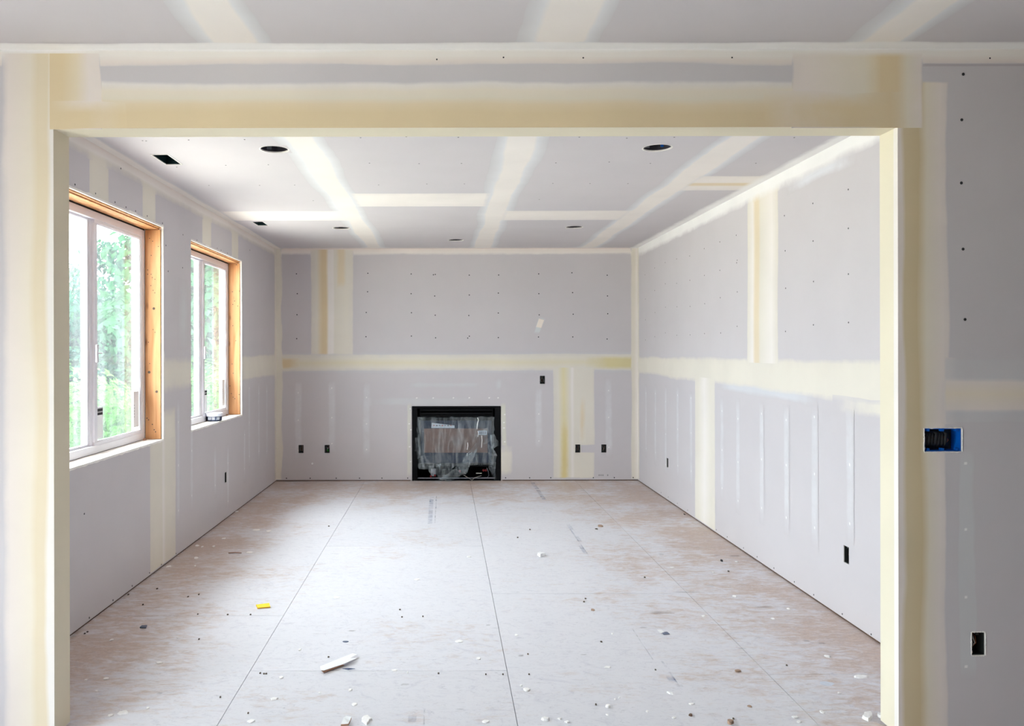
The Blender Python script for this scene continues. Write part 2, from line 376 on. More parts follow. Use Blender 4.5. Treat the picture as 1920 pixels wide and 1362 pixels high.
# ------------------------------------------------------------------ walls with real holes
def slab(name, S, u0, u1, v0, v1, depth, holes=(), discs=(), mats=None, parent=None):
    """slab in front of surface S from h=0 back to h=-depth, with rectangular holes and round holes cut through"""
    rects = [tuple(h) for h in holes] + [(c-r-.02, c+r+.02, d-r-.02, d+r+.02) for c, d, r in discs]
    us = sorted({round(x, 5) for x in [u0, u1] + [q for r in rects for q in r[:2]] if u0 <= x <= u1})
    vs = sorted({round(x, 5) for x in [v0, v1] + [q for r in rects for q in r[2:]] if v0 <= x <= v1})
    mb = MB(); idx = {}
    def P(u, v, h):
        k = (round(u, 5), round(v, 5), round(h, 5))
        if k not in idx: idx[k] = len(mb.v); mb.v.append(S(u, v, h))
        return idx[k]
    def solid(i, j):
        if not (0 <= i < len(us)-1 and 0 <= j < len(vs)-1): return None
        cu, cv = (us[i]+us[i+1])/2, (vs[j]+vs[j+1])/2
        for k, r in enumerate(rects):
            if r[0] < cu < r[1] and r[2] < cv < r[3]: return False
        return True
    for i in range(len(us)-1):
        for j in range(len(vs)-1):
            if not solid(i, j): continue
            a, b, c, d = us[i], us[i+1], vs[j], vs[j+1]
            mb.f.append([P(a,c,0),P(b,c,0),P(b,d,0),P(a,d,0)]); mb.m.append(0)
            mb.f.append([P(a,d,-depth),P(b,d,-depth),P(b,c,-depth),P(a,c,-depth)]); mb.m.append(0)
            for (di, dj, e) in ((-1,0,((a,c),(a,d))),(1,0,((b,d),(b,c))),(0,-1,((b,c),(a,c))),(0,1,((a,d),(b,d)))):
                n = solid(i+di, j+dj)
                if n is True: continue
                cu, cv = (e[0][0]+e[1][0])/2, (e[0][1]+e[1][1])/2
                ring = n is False and any(abs(cu-q[0]) < q[2]+.03 and abs(cv-q[1]) < q[2]+.03 for q in discs)
                if ring: continue
                mb.f.append([P(*e[0],0),P(*e[0],-depth),P(*e[1],-depth),P(*e[1],0)]); mb.m.append(1 if n is False else 0)
    for c, d, r in discs:
        N = 48; R = r+.02; C = []; Q = []
        for k in range(N):
            t = 2*math.pi*(k+.5)/N; x, y = math.cos(t), math.sin(t); s = max(abs(x), abs(y))
            C.append((c+x*r, d+y*r)); Q.append((c+x/s*R, d+y/s*R))
        for k in range(N):
            k2 = (k+1) % N
            for h in (0, -depth):
                pts = [S(*C[k],h), S(*Q[k],h)]
                q1, q2 = Q[k], Q[k2]
                if abs(q1[0]-q2[0]) > 1e-6 and abs(q1[1]-q2[1]) > 1e-6:
                    pts.append(S(c+math.copysign(R, q1[0]-c), d+math.copysign(R, q1[1]-d), h))
                pts += [S(*q2,h), S(*C[k2],h)]
                mb.face(pts, 0)
            mb.face([S(*C[k],0), S(*C[k2],0), S(*C[k2],-depth), S(*C[k],-depth)], 1)
    return mb.build(name, mats or [M['paper'], M['gypsum']], parent)

def boxhole(u, v, w=.060, h=.097): return (u-w/2, u+w/2, v-h/2, v+h/2)
b_back = [WB.px(564, 842), WB.px(613, 842), WB.px(1083, 842), WB.px(1132, 842), WB.px(1017, 713)]
b_right = [WR.px(1251, 869), WR.px(1586, 1042)]
b_left = [WLf.px(423, 895)]
FPX0, FPX1, FPZ = -.384, .668, .882
OX0, OX1, OZ = -1.553, 1.805, 2.4335
bb = (WN.px(1733, 0)[0], WN.px(1803, 0)[0], WN.px(0, 849)[1], WN.px(0, 805)[1])
bk = (WN.px(1821, 0)[0], WN.px(1846, 0)[0], WN.px(0, 1231)[1], WN.px(0, 1188)[1])
W1 = (4.15, 5.705, .910, 2.432); W2 = (6.315, 7.845, .912, 2.424)
GAP = .011
wall_back = tag(slab('wall_back', WB, -2.15, 2.45, GAP, HC-.002, .16, [boxhole(*b) for b in b_back] + [(FPX0, FPX1, 0, FPZ)]), kind='structure')
wall_right = tag(slab('wall_right', WR, NEAR+NT-.02, BACK-.001, GAP, HC-.002, .16, [boxhole(*b) for b in b_right]), kind='structure')
wall_left = tag(slab('wall_left', WLf, NEAR+NT-.02, BACK-.001, GAP, HC-.002, .215, [boxhole(*b) for b in b_left] + [W1, W2]), kind='structure')
wall_near = tag(slab('wall_front', WN, -2.9, 7.1, GAP, HC-.002, NT, [(OX0, OX1, 0, OZ), bb, bk]), kind='structure')
# the room the photograph is taken from
door_hole = (.35, 1.95, .02, 2.08); fill_win = (-1.9, -.5, .9, 2.2)  # second opening is added to brighten the near ceiling
WLn = Surf((-2.75, 0, 0), (0, 1, 0), (0, 0, 1), (1, 0, 0))
wl2 = tag(slab('wall_side', WLn, -6.0, NEAR+.02, GAP, HC-.002, .2, [door_hole, fill_win]), kind='structure')
tag(slab('wall_east', Surf((7.0, 0, 0), (0, 1, 0), (0, 0, 1), (-1, 0, 0)), -6.0, NEAR+.02, GAP, HC-.002, .2, mats=[M['dim_wall'], M['dim_wall']]), kind='structure')
WS = Surf((0, -6.0, 0), (1, 0, 0), (0, 0, 1), (0, 1, 0))
tag(slab('wall_south', WS, -2.9, 7.1, GAP, HC-.002, .2, mats=[M['dim_wall'], M['dim_wall']]), kind='structure')

cans = [(CE.px(515, 279.5), .087), (CE.px(1233, 278), .087), (CE.px(640, 427.5), .085), (CE.px(1077, 426.5), .085), (CE.px(855, 450.5), .085)]
ducts = [(-1.787, -1.685, 4.853, 5.117), (-1.787, -1.685, 7.395, 7.640)]
ceiling = tag(slab('ceiling', CE, -3.0, 7.2, -6.2, 9.6, .16, ducts, [(c[0][0], c[0][1], c[1]) for c in cans]), kind='structure')
sole = MB()
sole.box(-2.0, FPX0-.02, BACK+.006, BACK+.1, 0, .02); sole.box(FPX1+.02, 2.3, BACK+.006, BACK+.1, 0, .02)
sole.box(XR+.006, XR+.1, NEAR+NT, BACK+.05, 0, .02)
sole.quadbox([WLf(u, v, h) for v in (0, .02) for u, h in ((3.31, -.006), (9.5, -.006), (9.5, -.1), (3.31, -.1))])
sole.box(-2.9, OX0-.015, NEAR+.006, NEAR+NT-.006, 0, .02); sole.box(OX1+.015, 7.1, NEAR+.006, NEAR+NT-.006, 0, .02)
sole.box(-2.9, -2.76, -6, NEAR, 0, .02); sole.box(7.01, 7.1, -6, NEAR, 0, .02); sole.box(-2.8, 7.1, -6.1, -6.01, 0, .02)
tag(sole.build('sole_plates', M['sole']), kind='structure')  # lumber sole plates seen in the gap under the wall sheets

# ------------------------------------------------------------------ floor made of its sheets
floor = tag(MB().box(-3.0, 7.2, -6.2, 9.6, -.12, -.018).build('floor', M['seam']), kind='structure')
cols = [(-2.95, -2.18, 4.64), (-2.18, -.94, 4.64), (-.94, .30, 6.28), (.30, 1.54, 5.05), (1.54, 2.78, 3.79), (2.78, 4.02, 5.05), (4.02, 5.26, 3.79), (5.26, 6.5, 5.05), (6.5, 7.1, 3.79)]
g = .0015
for x0, x1, s0 in cols:
    y = s0; 
    while y > -6: y -= 2.44
    while y < 9.55:
        a, b = max(y, -6.1), min(y+2.44, 9.5)
        if b-a > .1:
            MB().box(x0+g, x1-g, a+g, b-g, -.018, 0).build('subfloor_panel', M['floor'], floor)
        y += 2.44

# ------------------------------------------------------------------ coats of joint compound
CR = srgb(227, 221, 209); CRW = srgb(236, 230, 224); WH = srgb(240, 238, 236); TAN = srgb(222, 203, 168); TAN2 = srgb(226, 212, 186); GR = srgb(208, 207, 208); PK = srgb(231, 221, 214)
LAID = {}
bx_ = lambda L_: [boxhole(*b) for b in L_]
HOLES = {id(WB): bx_(b_back) + [(FPX0, FPX1, 0, FPZ)], id(WR): bx_(b_right), id(WLf): bx_(b_left) + [W1, W2], id(WN): [bb, bk],
         id(CE): ducts + [(c[0][0]-c[1]-.004, c[0][0]+c[1]+.004, c[0][1]-c[1]-.004, c[0][1]+c[1]+.004) for c in cans]}
def under_at(S, p):
    col = Vector(PAPER)
    for q0, cr, al, Wd, Ln, prof, e0, e1 in LAID.get(id(S), ()):
        d = p-q0; t = d.dot(cr)/Wd; r = d.dot(al)/Ln
        if not (0 <= t <= 1 and 0 <= r <= 1): continue
        for k in range(len(prof)-1):
            if prof[k][0] <= t <= prof[k+1][0]:
                f = (t-prof[k][0])/max(1e-6, prof[k+1][0]-prof[k][0])
                c = Vector(prof[k][1]).lerp(Vector(prof[k+1][1]), f); a = lerp(prof[k][2], prof[k+1][2], f)
                if e0 > 0: a *= min(1, r/e0)
                if e1 > 0: a *= min(1, (1-r)/e1)
                col = col.lerp(c, a); break
    return tuple(col)
def lerp(a, b, t): return a+(b-a)*t
def coat(S, quad, prof, parent, ends=(.03, .03), wob=.006, mat_='coat', name='joint_compound', step=.05, wf=1.6, h=None):
    """quad: four (u,v) corners, [0]->[1] runs across, [0]->[3] runs along. prof: list of (t, rgb, cover) across."""
    laid = LAID.setdefault(id(S), [])
    hh = h if (h is not None and mat_ == 'stamp') else .0002 + .00003*len(laid)
    q = [Vector(c) for c in quad]; Wd = (q[1]-q[0]).length; Ln = (q[3]-q[0]).length
    n = max(2, int(Ln/step)); rows = [i/n for i in range(n+1)]
    e0, e1 = min(.45, ends[0]/Ln), min(.45, ends[1]/Ln)
    op = mat_ == 'coat'
    rows = sorted({round(r, 5) for r in rows} | {round(e0, 5), round(1-e1, 5)})
    m = len(prof); seed = random.random()*50
    cross = (q[1]-q[0]).normalized(); along = (q[3]-q[0]).normalized()
    mb = MB()
    for r in rows:
        for k, (t, c, a) in enumerate(prof):
            A = q[0].lerp(q[1], t); B = q[3].lerp(q[2], t); p = A.lerp(B, r)
            w = noise.noise(Vector((r*Ln*wf, t*1.6+seed, seed)))*wob*2.0 + noise.noise(Vector((r*Ln*9, t*1.2+seed, seed)))*wob*.5
            if t in (0, 1) and a >= .99: w = 0        # flush with a corner
            p = p + cross*w
            if ends[0] > 0 and r < e0+1e-4 or ends[1] > 0 and r > 1-e1-1e-4:
                p = p + along*noise.noise(Vector((t*Wd*4, seed, 3)))*wob*1.5
            aa = a
            if ends[0] > 0: aa *= min(1, r/e0)
            if ends[1] > 0: aa *= min(1, (1-r)/e1)
            mb.v.append(S(p.x, p.y, hh)); mb.c.append((*c, aa, under_at(S, p)) if op else (*c, aa))
    for i in range(len(rows)-1):
        for k in range(m-1):
            mb.f.append([i*m+k, i*m+k+1, (i+1)*m+k+1, (i+1)*m+k]); mb.m.append(0)
    holes = [w for w in HOLES.get(id(S), []) if not (max(c[0] for c in quad) < w[0] or min(c[0] for c in quad) > w[1] or max(c[1] for c in quad) < w[2] or min(c[1] for c in quad) > w[3])]
    if op: laid.append((q[0], cross, along, Wd, Ln, prof, e0 if ends[0] > 0 else 0, e1 if ends[1] > 0 else 0))
    return mb.build(name, M[mat_], parent, fixn=False, cut=(S, holes) if holes else None)
def feather(c=CR, f=.12, mid=None, thin=None):
    """cover across a taped joint: thin feathered margins, full in the middle"""
    mid = mid or c
    return [(0, c, 0), (f*.6, c, .35), (f*1.2, c, .85), (.42, mid, 1), (.58, mid, 1), (1-f*1.2, c, .85), (1-f*.6, c, .35), (1, c, 0)]
def full(c, f=.1): return [(0, c, 0), (f, c, 1), (.5, c, 1), (1-f, c, 1), (1, c, 0)]
def rect(u0, u1, v0, v1, axis='v'):
    return [(u0, v0), (u1, v0), (u1, v1), (u0, v1)] if axis == 'v' else [(u0, v0), (u0, v1), (u1, v1), (u1, v0)]
def pq(S, *pts): return [S.px(*p) for p in pts]
def stripe(S, u, v0, v1, parent, w=.05, c=srgb(221, 221, 223), a=.62, wob=.005):
    w *= 1.25
    coat(S, rect(u-w/2, u+w/2, v0, v1), [(0, c, 0), (.3, c, a), (.7, c, a), (1, c, 0)], parent, ends=(.16, .10), wob=wob, name='screw_filler')
    v = v0+.1+random.random()*.05
    while v < v1-.05:
        coat(S, rect(u-.009, u+.009, v-.011, v+.011), full(WH, .35), parent, ends=(.007, .007), wob=.001, name='screw_filler', step=.02, h=.0026)
        v += .30+random.random()*.06

# --- back wall
B = wall_back
BL, BR = -1.985, XR
def bz(y): return EYE+(VY-y)*.0063
def bx(x): return (x-VX)*.0063
coat(WB, rect(BL, BR, bz(702), bz(659), 'u'), [(0, GR, 0), (.12, GR, .5), (.5, GR, .6), (.88, GR, .5), (1, GR, 0)], B, ends=(0, 0), wob=.004, h=.0003)
coat(WB, rect(BL, BR, bz(664), bz(696), 'u'), [(0, CR, 0), (.06, CR, .7), (.25, CR, 1), (.5, srgb(226, 218, 194), 1), (.8, CR, 1), (.95, CR, .6), (1, CR, 0)], B, ends=(0, 0), wob=.005)
coat(WB, rect(BL, BL+.28, bz(692), bz(671), 'u'), full(TAN, .25), B, ends=(0, .14))
coat(WB, rect(BR-.62, BR, bz(694), bz(668), 'u'), full(srgb(216, 205, 160), .25), B, ends=(.3, 0))
coat(WB, rect(BL, BR, bz(478.5), HC, 'u'), [(0, CRW, 0), (.2, CRW, .6), (.35, CRW, 1), (1, PK, 1)], B, ends=(0, 0), wob=.006)
coat(WB, rect(BL, bx(529.5), 0.02, HC), [(0, CR, 1), (.5, CR, 1), (.75, CR, .9), (1, CR, 0)], B, ends=(0, 0), wob=.012, wf=4)
coat(WB, rect(bx(1182.5), BR, 0.02, HC), [(0, CR, 0), (.2, CR, .9), (.5, CR, 1), (1, CRW, 1)], B, ends=(0, 0), wob=.005)
coat(WB, rect(bx(582.5), bx(663), bz(666), bz(468)), [(0, CR, 0), (.03, CR, .8), (.15, CR, 1), (.22, TAN2, 1), (.28, TAN, 1), (.36, TAN, 1), (.42, CRW, 1), (.52, CRW, 1), (.56, CR, 1), (.85, CR, 1), (.97, CR, .8), (1, CR, 0)], B, ends=(.02, 0), wob=.004)
coat(WB, rect(bx(630), bx(650), bz(541), bz(468)), full(TAN2, .3), B, ends=(.08, 0))
coat(WB, rect(bx(1036), bx(1089), 0.025, bz(690)), [(0, CR, 0), (.05, CR, .8), (.2, CR, 1), (.4, srgb(226, 216, 176), 1), (.62, CR, 1), (.70, CRW, 1), (.78, CR, 1), (1, CR, 1)], B, ends=(.02, 0), wob=.004)
for a, b in ((835, 690), (898, 849)):
    coat(WB, rect(bx(1087), bx(1115.5), max(.025, bz(a)), bz(b)), [(0, CR, 1), (.8, CR, 1), (.93, CR, .8), (1, CR, 0)], B, ends=(.01, 0 if b == 690 else .01), wob=.004)
coat(WB, rect(bx(1050), bx(1066), .03, bz(780)), full(srgb(222, 205, 150), .4), B, ends=(.02, .3))
coat(WB, rect(bx(1085), bx(1098), bz(830), bz(740)), full(TAN2, .45), B, ends=(.2, .2))
for x, ya, yb in ((559, 862, 714), (622, 850, 714), (687, 862, 716), (1010, 848, 724), (1141, 860, 708)):
    stripe(WB, bx(x), bz(yb if yb > ya else ya), bz(min(ya, yb)), B, w=.078, a=.5)
coat(WB, rect(bx(690), bx(890), bz(762), bz(745), 'u'), full(GR, .3), B, ends=(.3, .3), wob=.01)
coat(WB, rect(bx(765), bx(900), bz(727), bz(717), 'u'), full(GR, .4), B, ends=(.1, .1), wob=.006)
for x in (781, 812, 850, 880, 917, 934): coat(WB, rect(bx(x)-.011, bx(x)+.011, bz(748), bz(745)), full(WH, .3), B, ends=(.006, .006), wob=.002, name='screw_filler', step=.02, h=.0027)
coat(WB, rect(bx(938.5), bx(951), .05, bz(755)), full(srgb(214, 212, 200), .3), B, ends=(.05, .05), wob=.012)
coat(WB, rect(bx(938.5), bx(961), bz(892), bz(836)), [(0, CR, 1), (.5, CR, 1), (.8, CR, .8), (1, CR, 0)], B, ends=(.06, .10), wob=.012)
coat(WB, rect(bx(763), bx(772), .05, bz(755)), full(srgb(214, 212, 204), .3), B, ends=(.05, .05), wob=.01)
for x, y in ((769, 767), (767, 795), (770, 806), (768, 838), (769, 866), (946, 778), (945, 793), (945, 803), (946, 829)):
    coat(WB, rect(bx(x)-.013, bx(x)+.013, bz(y)-.01, bz(y)+.01), full(WH, .3), B, ends=(.006, .006), wob=.003, name='screw_filler', step=.02, h=.0027)
coat(WB, pq(WB, (1000, 626), (1012, 626), (1024, 597), (1012, 593)), full(srgb(215, 218, 218), .2), B, ends=(.03, .03), wob=.006, h=.001)
coat(WB, pq(WB, (1004, 614), (1015, 616), (1021, 600), (1010, 597)), full(srgb(244, 234, 224), .12), B, ends=(.008, .008), wob=.003, h=.0016)
coat(WB, rect(bx(927), bx(943), bz(733), bz(708)), full(GR, .35), B, ends=(.06, .06), wob=.01)
for k, x in enumerate((1122, 1125.5, 1129, 1138)):
    MB().sbox(WB, bx(x), bx(x)+.013, bz(893.5), bz(890.5), 0, .0004).build('ink_stamp', plain('grey_ink', srgb(150, 148, 150), .8) if k == 0 else bpy.data.materials['grey_ink'], B)
MB().tube([WB(bx(585.5), bz(869), 0), WB(bx(585.5), bz(869), .012)], .012, 12).build('cable_stub', M['white'], B)

# --- right wall
R = wall_right
Dx = lambda x: 362*.0063*F/(x-VX)       # distance at which column x meets the right wall
coat(WR, [(Dx(1345), 1.21), (Dx(1345), 1.30), (Dx(1530), 1.30), (Dx(1530), 1.19)], full(srgb(211, 211, 214), .3), R, ends=(.3, .3), wob=.012, h=.0004)
coat(WR, [(BACK, 1.27), (BACK, 1.475), (NEAR+NT, 1.50), (NEAR+NT, 1.235)], [(0, CR, 0), (.06, CR, .5), (.15, CR, .95), (.3, CR, 1), (.7, CR, 1), (.86, CR, .9), (.94, CR, .4), (1, CR, 0)], R, ends=(0, 0), wob=.012)
coat(WR, [(Dx(1560), 1.19), (Dx(1560), 1.28), (3.6, 1.28), (3.6, 1.16)], full(CR, .25), R, ends=(.6, .3), wob=.012)
coat(WR, rect(NEAR+NT+1.1, 5.3, HC-.17, HC-.08, 'u'), full(srgb(222, 222, 226), .3), R, ends=(.3, .3), wob=.012, wf=3, h=.0004)
coat(WR, rect(5.43, 5.99, 1.45, HC), [(0, CR, 0), (.03, CR, .85), (.2, CRW, 1), (.55, CR, 1), (.62, TAN2, 1), (.72, TAN2, 1), (.8, CRW, 1), (.97, CR, .85), (1, CR, 0)], R, ends=(0, 0), wob=.006)
coat(WR, rect(6.70, 7.25, .02, 1.30), [(0, CR, 0), (.03, CR, .85), (.2, CR, 1), (.5, CRW, 1), (.8, CR, 1), (.97, CR, .85), (1, CR, 0)], R, ends=(0, 0), wob=.004)
coat(WR, rect(NEAR+NT, BACK, HC-.115, HC, 'u'), [(0, WH, 0), (.25, WH, .6), (.45, WH, 1), (1, WH, 1)], R, ends=(0, 0), wob=.010, wf=3)
coat(WR, rect(BACK-.10, BACK, .02, HC), [(0, CR, 0), (.4, CR, .8), (.6, CR, 1), (1, CRW, 1)], R, ends=(0, 0), wob=.008)
for x, y0, y1 in ((1211, 860, 722), (1228.6, 874, 722), (1248, 892, 724), (1270.5, 897, 724), (1295.5, 914, 735), (1353.5, 940, 744), (1383.6, 966, 748), (1427.7, 985, 755), (1474, 1005, 760), (1527, 1030, 762), (1593, 1020, 768)):
    u = Dx(x); stripe(WR, u, EYE+(VY-y0)*u/F, EYE+(VY-y1)*u/F, R, w=.075, a=.45)

# --- left wall
Lw = wall_left
coat(WLf, rect(NEAR+NT, W1[0], 1.25, 1.50, 'u'), feather(CR), Lw, ends=(0, 0), wob=.01)
coat(WLf, rect(W1[1]+.004, W2[0]-.004, 1.235, 1.51, 'u'), feather(CR, .2), Lw, ends=(0, 0), wob=.012)
coat(WLf, rect(W2[1]+.004, BACK, 1.245, 1.505, 'u'), feather(CR, .1), Lw, ends=(0, 0), wob=.010)
for a, b in ((4.54, 4.80), (5.32, 5.56), (6.60, 6.86), (7.49, 7.73)):
    coat(WLf, rect(a, b, W1[3]+.006, HC), [(0, CR, 0), (.04, CR, .85), (.2, CR, 1), (.8, CR, 1), (.96, CR, .85), (1, CR, 0)], Lw, ends=(0, 0), wob=.004)
coat(WLf, rect(NEAR+NT, BACK, HC-.10, HC, 'u'), [(0, CR, 0), (.25, CR, .55), (.5, CRW, 1), (1, PK, 1)], Lw, ends=(0, 0), wob=.008)
coat(WLf, rect(BACK-.12, BACK, .02, HC), [(0, CR, 0), (.3, CR, .55), (.6, CR, 1), (1, CRW, 1)], Lw, ends=(0, 0), wob=.008)
coat(WLf, rect(5.44, 5.96, .02, .905), [(0, CR, 0), (.03, CR, .85), (.2, CR, 1), (.45, CR, 1), (.5, CRW, 1), (.6, CR, 1), (.97, CR, .85), (1, CR, 0)], Lw, ends=(0, 0), wob=.004)
coat(WLf, rect(5.72, 5.96, .905, 1.14), [(0, CR, 1), (.8, CR, 1), (.95, CR, .8), (1, CR, 0)], Lw, ends=(0, .08), wob=.006)
def DL(x):
    return WLf.px(x, 700)[0]
for x, y0, y1 in ((334, 985, 745), (403, 935, 832), (427, 962, 830), (458, 905, 800), (467, 878, 715), (485, 872, 716), (500, 870, 714), (359, 960, 720)):
    u = DL(x); stripe(WLf, u, EYE+(VY-y0)*u/F, EYE+(VY-y1)*u/F, Lw, w=.060, a=.5)
coat(WLf, rect(6.0, 6.25, 1.55, 2.1), full(GR, .4), Lw, ends=(.2, .2), wob=.01)

# --- ceiling
C = ceiling
for xc, w in ((-.815, .30), (.450, .31), (1.690, .29)):
    for y0, y1 in ((-5.9, NEAR), (NEAR+NT, BACK)):
        coat(CE, rect(xc-w/2, xc+w/2, y0, y1), [(0, GR, 0), (.025, GR, .8), (.20, srgb(224, 224, 225), .95), (.26, CRW, 1), (.5, CRW, 1), (.74, CRW, 1), (.80, srgb(224, 224, 225), .95), (.975, GR, .8), (1, GR, 0)], C, ends=(0, 0), wob=.016, wf=1.5)
for x0, x1, y0, y1, tanny in ((-.72, .36, 6.07, 6.64, 0), (LX(7), -.88, 6.84, 7.35, 0), (.52, 1.62, 6.84, 7.35, 0), (1.76, XR, 5.48, 5.99, 1)):
    t = TAN2 if tanny else CRW
    coat(CE, rect(x0, x1, y0, y1, 'u'), [(0, CRW, 0), (.04, CRW, .85), (.2, CRW, 1), (.42, CRW, 1), (.5, t, 1), (.6, t, 1), (.7, CRW, 1), (.96, CRW, .85), (1, CRW, 0)], C, ends=(.04, .04) if not tanny else (.04, 0), wob=.003)
coat(CE, rect(LX(9.4), XR, BACK-.17, BACK, 'u'), [(0, WH, 0), (.6, WH, .25), (.8, PK, 1), (1, PK, 1)], C, ends=(0, 0), wob=.006)
coat(CE, rect(XR-.10, XR, NEAR+NT, BACK), [(0, WH, 0), (.25, WH, .6), (.5, WH, 1), (1, WH, 1)], C, ends=(0, 0), wob=.008)
coat(CE, [(LX(NEAR), NEAR+NT), (LX(NEAR)+.10, NEAR+NT), (LX(BACK)+.10, BACK), (LX(BACK), BACK)], [(0, CRW, 1), (.5, CRW, 1), (.75, GR, .6), (1, GR, 0)], C, ends=(0, 0), wob=.008)
coat(CE, rect(-2.75, 7.0, NEAR-.075, NEAR, 'u'), [(0, WH, 0), (.15, WH, .8), (.4, WH, 1), (1, WH, 1)], C, ends=(0, 0), wob=.006, wf=3)

# --- wall with the wide opening
N_ = wall_near
nx = lambda x: (x-VX)*NEAR/F
nz_ = lambda y: EYE+(VY-y)*NEAR/F
k1 = srgb(228, 219, 202); k2 = srgb(232, 222, 206)
coat(WN, rect(-2.75, 7.0, nz_(122), HC, 'u'), [(0, PK, 0), (.12, PK, .7), (.3, PK, 1), (.6, CRW, 1), (.85, CRW, 1), (1, WH, 1)], N_, ends=(0, 0), wob=.006, wf=3)
coat(WN, rect(nx(1728), 7.0, nz_(127), nz_(121), 'u'), full(srgb(188, 180, 184), .3), N_, ends=(.02, 0), wob=.002)
# header
coat(WN, rect(OX0, OX1, OZ, nz_(150), 'u'), [(0, TAN, 1), (.3, TAN, 1), (.48, srgb(226, 209, 180), 1), (.62, k1, 1), (.78, k2, 1), (.93, CRW, .8), (1, CRW, 0)], N_, ends=(0, 0), wob=.007, wf=2.2)
# left side of the opening
coat(WN, rect(nx(4), OX0, .02, nz_(99)), [(0, PK, 0), (.09, PK, .7), (.16, PK, 1), (.55, k2, 1), (.68, TAN2, 1), (.84, TAN2, 1), (.92, CRW, 1), (1, CRW, 1)], N_, ends=(0, 0), wob=.007, wf=2)
coat(WN, rect(nx(94), nx(192), OZ-.004, nz_(99)), [(0, TAN, 1), (.25, TAN, 1), (.5, TAN2, 1), (.75, PK, 1), (.97, PK, .8), (1, PK, 0)], N_, ends=(0, 0), wob=.010, wf=3)
coat(WN, rect(nx(94), nx(235), OZ, nz_(190)), [(0, TAN, 1), (.5, TAN, 1), (.9, TAN, .5), (1, TAN, 0)], N_, ends=(0, .06), wob=.010, wf=3)
# right side
coat(WN, rect(OX1, nx(1778), .02, nz_(157)), [(0, PK, 1), (.08, PK, 1), (.16, srgb(214, 198, 166), 1), (.42, srgb(210, 192, 156), 1), (.58, k1, 1), (.85, PK, 1), (.95, PK, .8), (1, PK, 0)], N_, ends=(0, .01), wob=.009, wf=1.8)
coat(WN, rect(nx(1484), nx(1730), OZ-.004, nz_(99)), [(0, PK, 0), (.02, PK, .85), (.1, PK, 1), (.55, k1, 1), (.63, TAN2, 1), (.68, TAN, 1), (.80, TAN, 1), (.88, k1, 1), (.98, PK, .85), (1, PK, 0)], N_, ends=(0, .02), wob=.005)
coat(WN, rect(nx(1430), nx(1700), OZ, nz_(176), 'v'), [(0, TAN, 0), (.35, TAN, .75), (.6, TAN, 1), (.9, TAN, .8), (1, TAN, 0)], N_, ends=(0, .12), wob=.02)
# belt seam to the right
coat(WN, rect(nx(1771), 7.0, nz_(797), nz_(672), 'u'), [(0, GR, 0), (.04, GR, .5), (.16, GR, .55), (.22, PK, .95), (.45, srgb(232, 220, 202), 1), (.62, PK, .95), (.69, GR, .55), (.95, GR, .5), (1, GR, 0)], N_, ends=(.01, 0), wob=.005)
coat(WN, rect(nx(1796), nx(1832), nz_(1278), nz_(838)), full(GR, .2), N_, ends=(.06, .08), wob=.012, wf=1.5)
for y in (871, 995, 1122, 1252): coat(WN, rect(nx(1810)-.007, nx(1810)+.007, nz_(y)-.007, nz_(y)+.007), full(WH, .3), N_, ends=(.004, .004), wob=.001, name='screw_filler', step=.02, h=.0028)
# beads round the opening: three returns
ret = srgb(228, 220, 198)
JL = Surf((OX0, 0, 0), (0, 1, 0), (0, 0, 1), (1, 0, 0)); JR = Surf((OX1, 0, 0), (0, 1, 0), (0, 0, 1), (-1, 0, 0)); JT = Surf((0, 0, OZ), (1, 0, 0), (0, 1, 0), (0, 0, -1))
coat(JL, rect(NEAR, NEAR+NT, .012, OZ), [(0, srgb(222, 212, 190), 1), (1, srgb(222, 212, 190), 1)], N_, ends=(0, 0), wob=0, name='corner_bead', h=.0003)  # left return coloured slightly darker for its shade
coat(JR, rect(NEAR, NEAR+NT, .012, OZ), [(0, CRW, 1), (.2, CRW, 1), (.25, ret, 1), (1, ret, 1)], N_, ends=(0, 0), wob=0, name='corner_bead', h=.0003)
coat(JT, rect(OX0, OX1, NEAR, NEAR+NT, 'u'), [(0, ret, 1), (1, ret, 1)], N_, ends=(0, 0), wob=0, name='corner_bead', h=.0003)

# ------------------------------------------------------------------ screw heads
sc_mesh = None
def screws(S, pts, parent, r=.0058):
    r *= 1.25
    global sc_mesh
    if sc_mesh is None:
        mb = MB(); n = 8
        ring = [(math.cos(2*math.pi*k/n), math.sin(2*math.pi*k/n)) for k in range(n)]
        mb.v = [Vector((x, y, 0)) for x, y in ring] + [Vector((x*.8, y*.8, .12)) for x, y in ring] + [Vector((0, 0, .05))]
        for k in range(n):
            mb.f.append([k, (k+1) % n, n+(k+1) % n, n+k]); mb.m.append(0)
            mb.f.append([n+k, n+(k+1) % n, 2*n]); mb.m.append(0)
        sc_mesh = bpy.data.meshes.new('screw'); sc_mesh.from_pydata([tuple(v) for v in mb.v], [], mb.f); sc_mesh.materials.append(M['screw'])
    rot = Matrix((S.U, S.V, S.U.cross(S.V))).transposed()
    if S.U.cross(S.V).dot(S.N) < 0: rot = Matrix((S.V, S.U, S.V.cross(S.U))).transposed()
    for u, v in pts:
        o = bpy.data.objects.new('screw', sc_mesh); link(o, parent, S(u, v, .0005)); o.rotation_euler = rot.to_euler(); o.scale = (r, r, r*1.5)
zb = lambda pts: [(500+x/4.864, 440+y/4.864) for x, y in pts]
zc = lambda pts: [(840+x/4.863, 440+y/4.863) for x, y in pts]
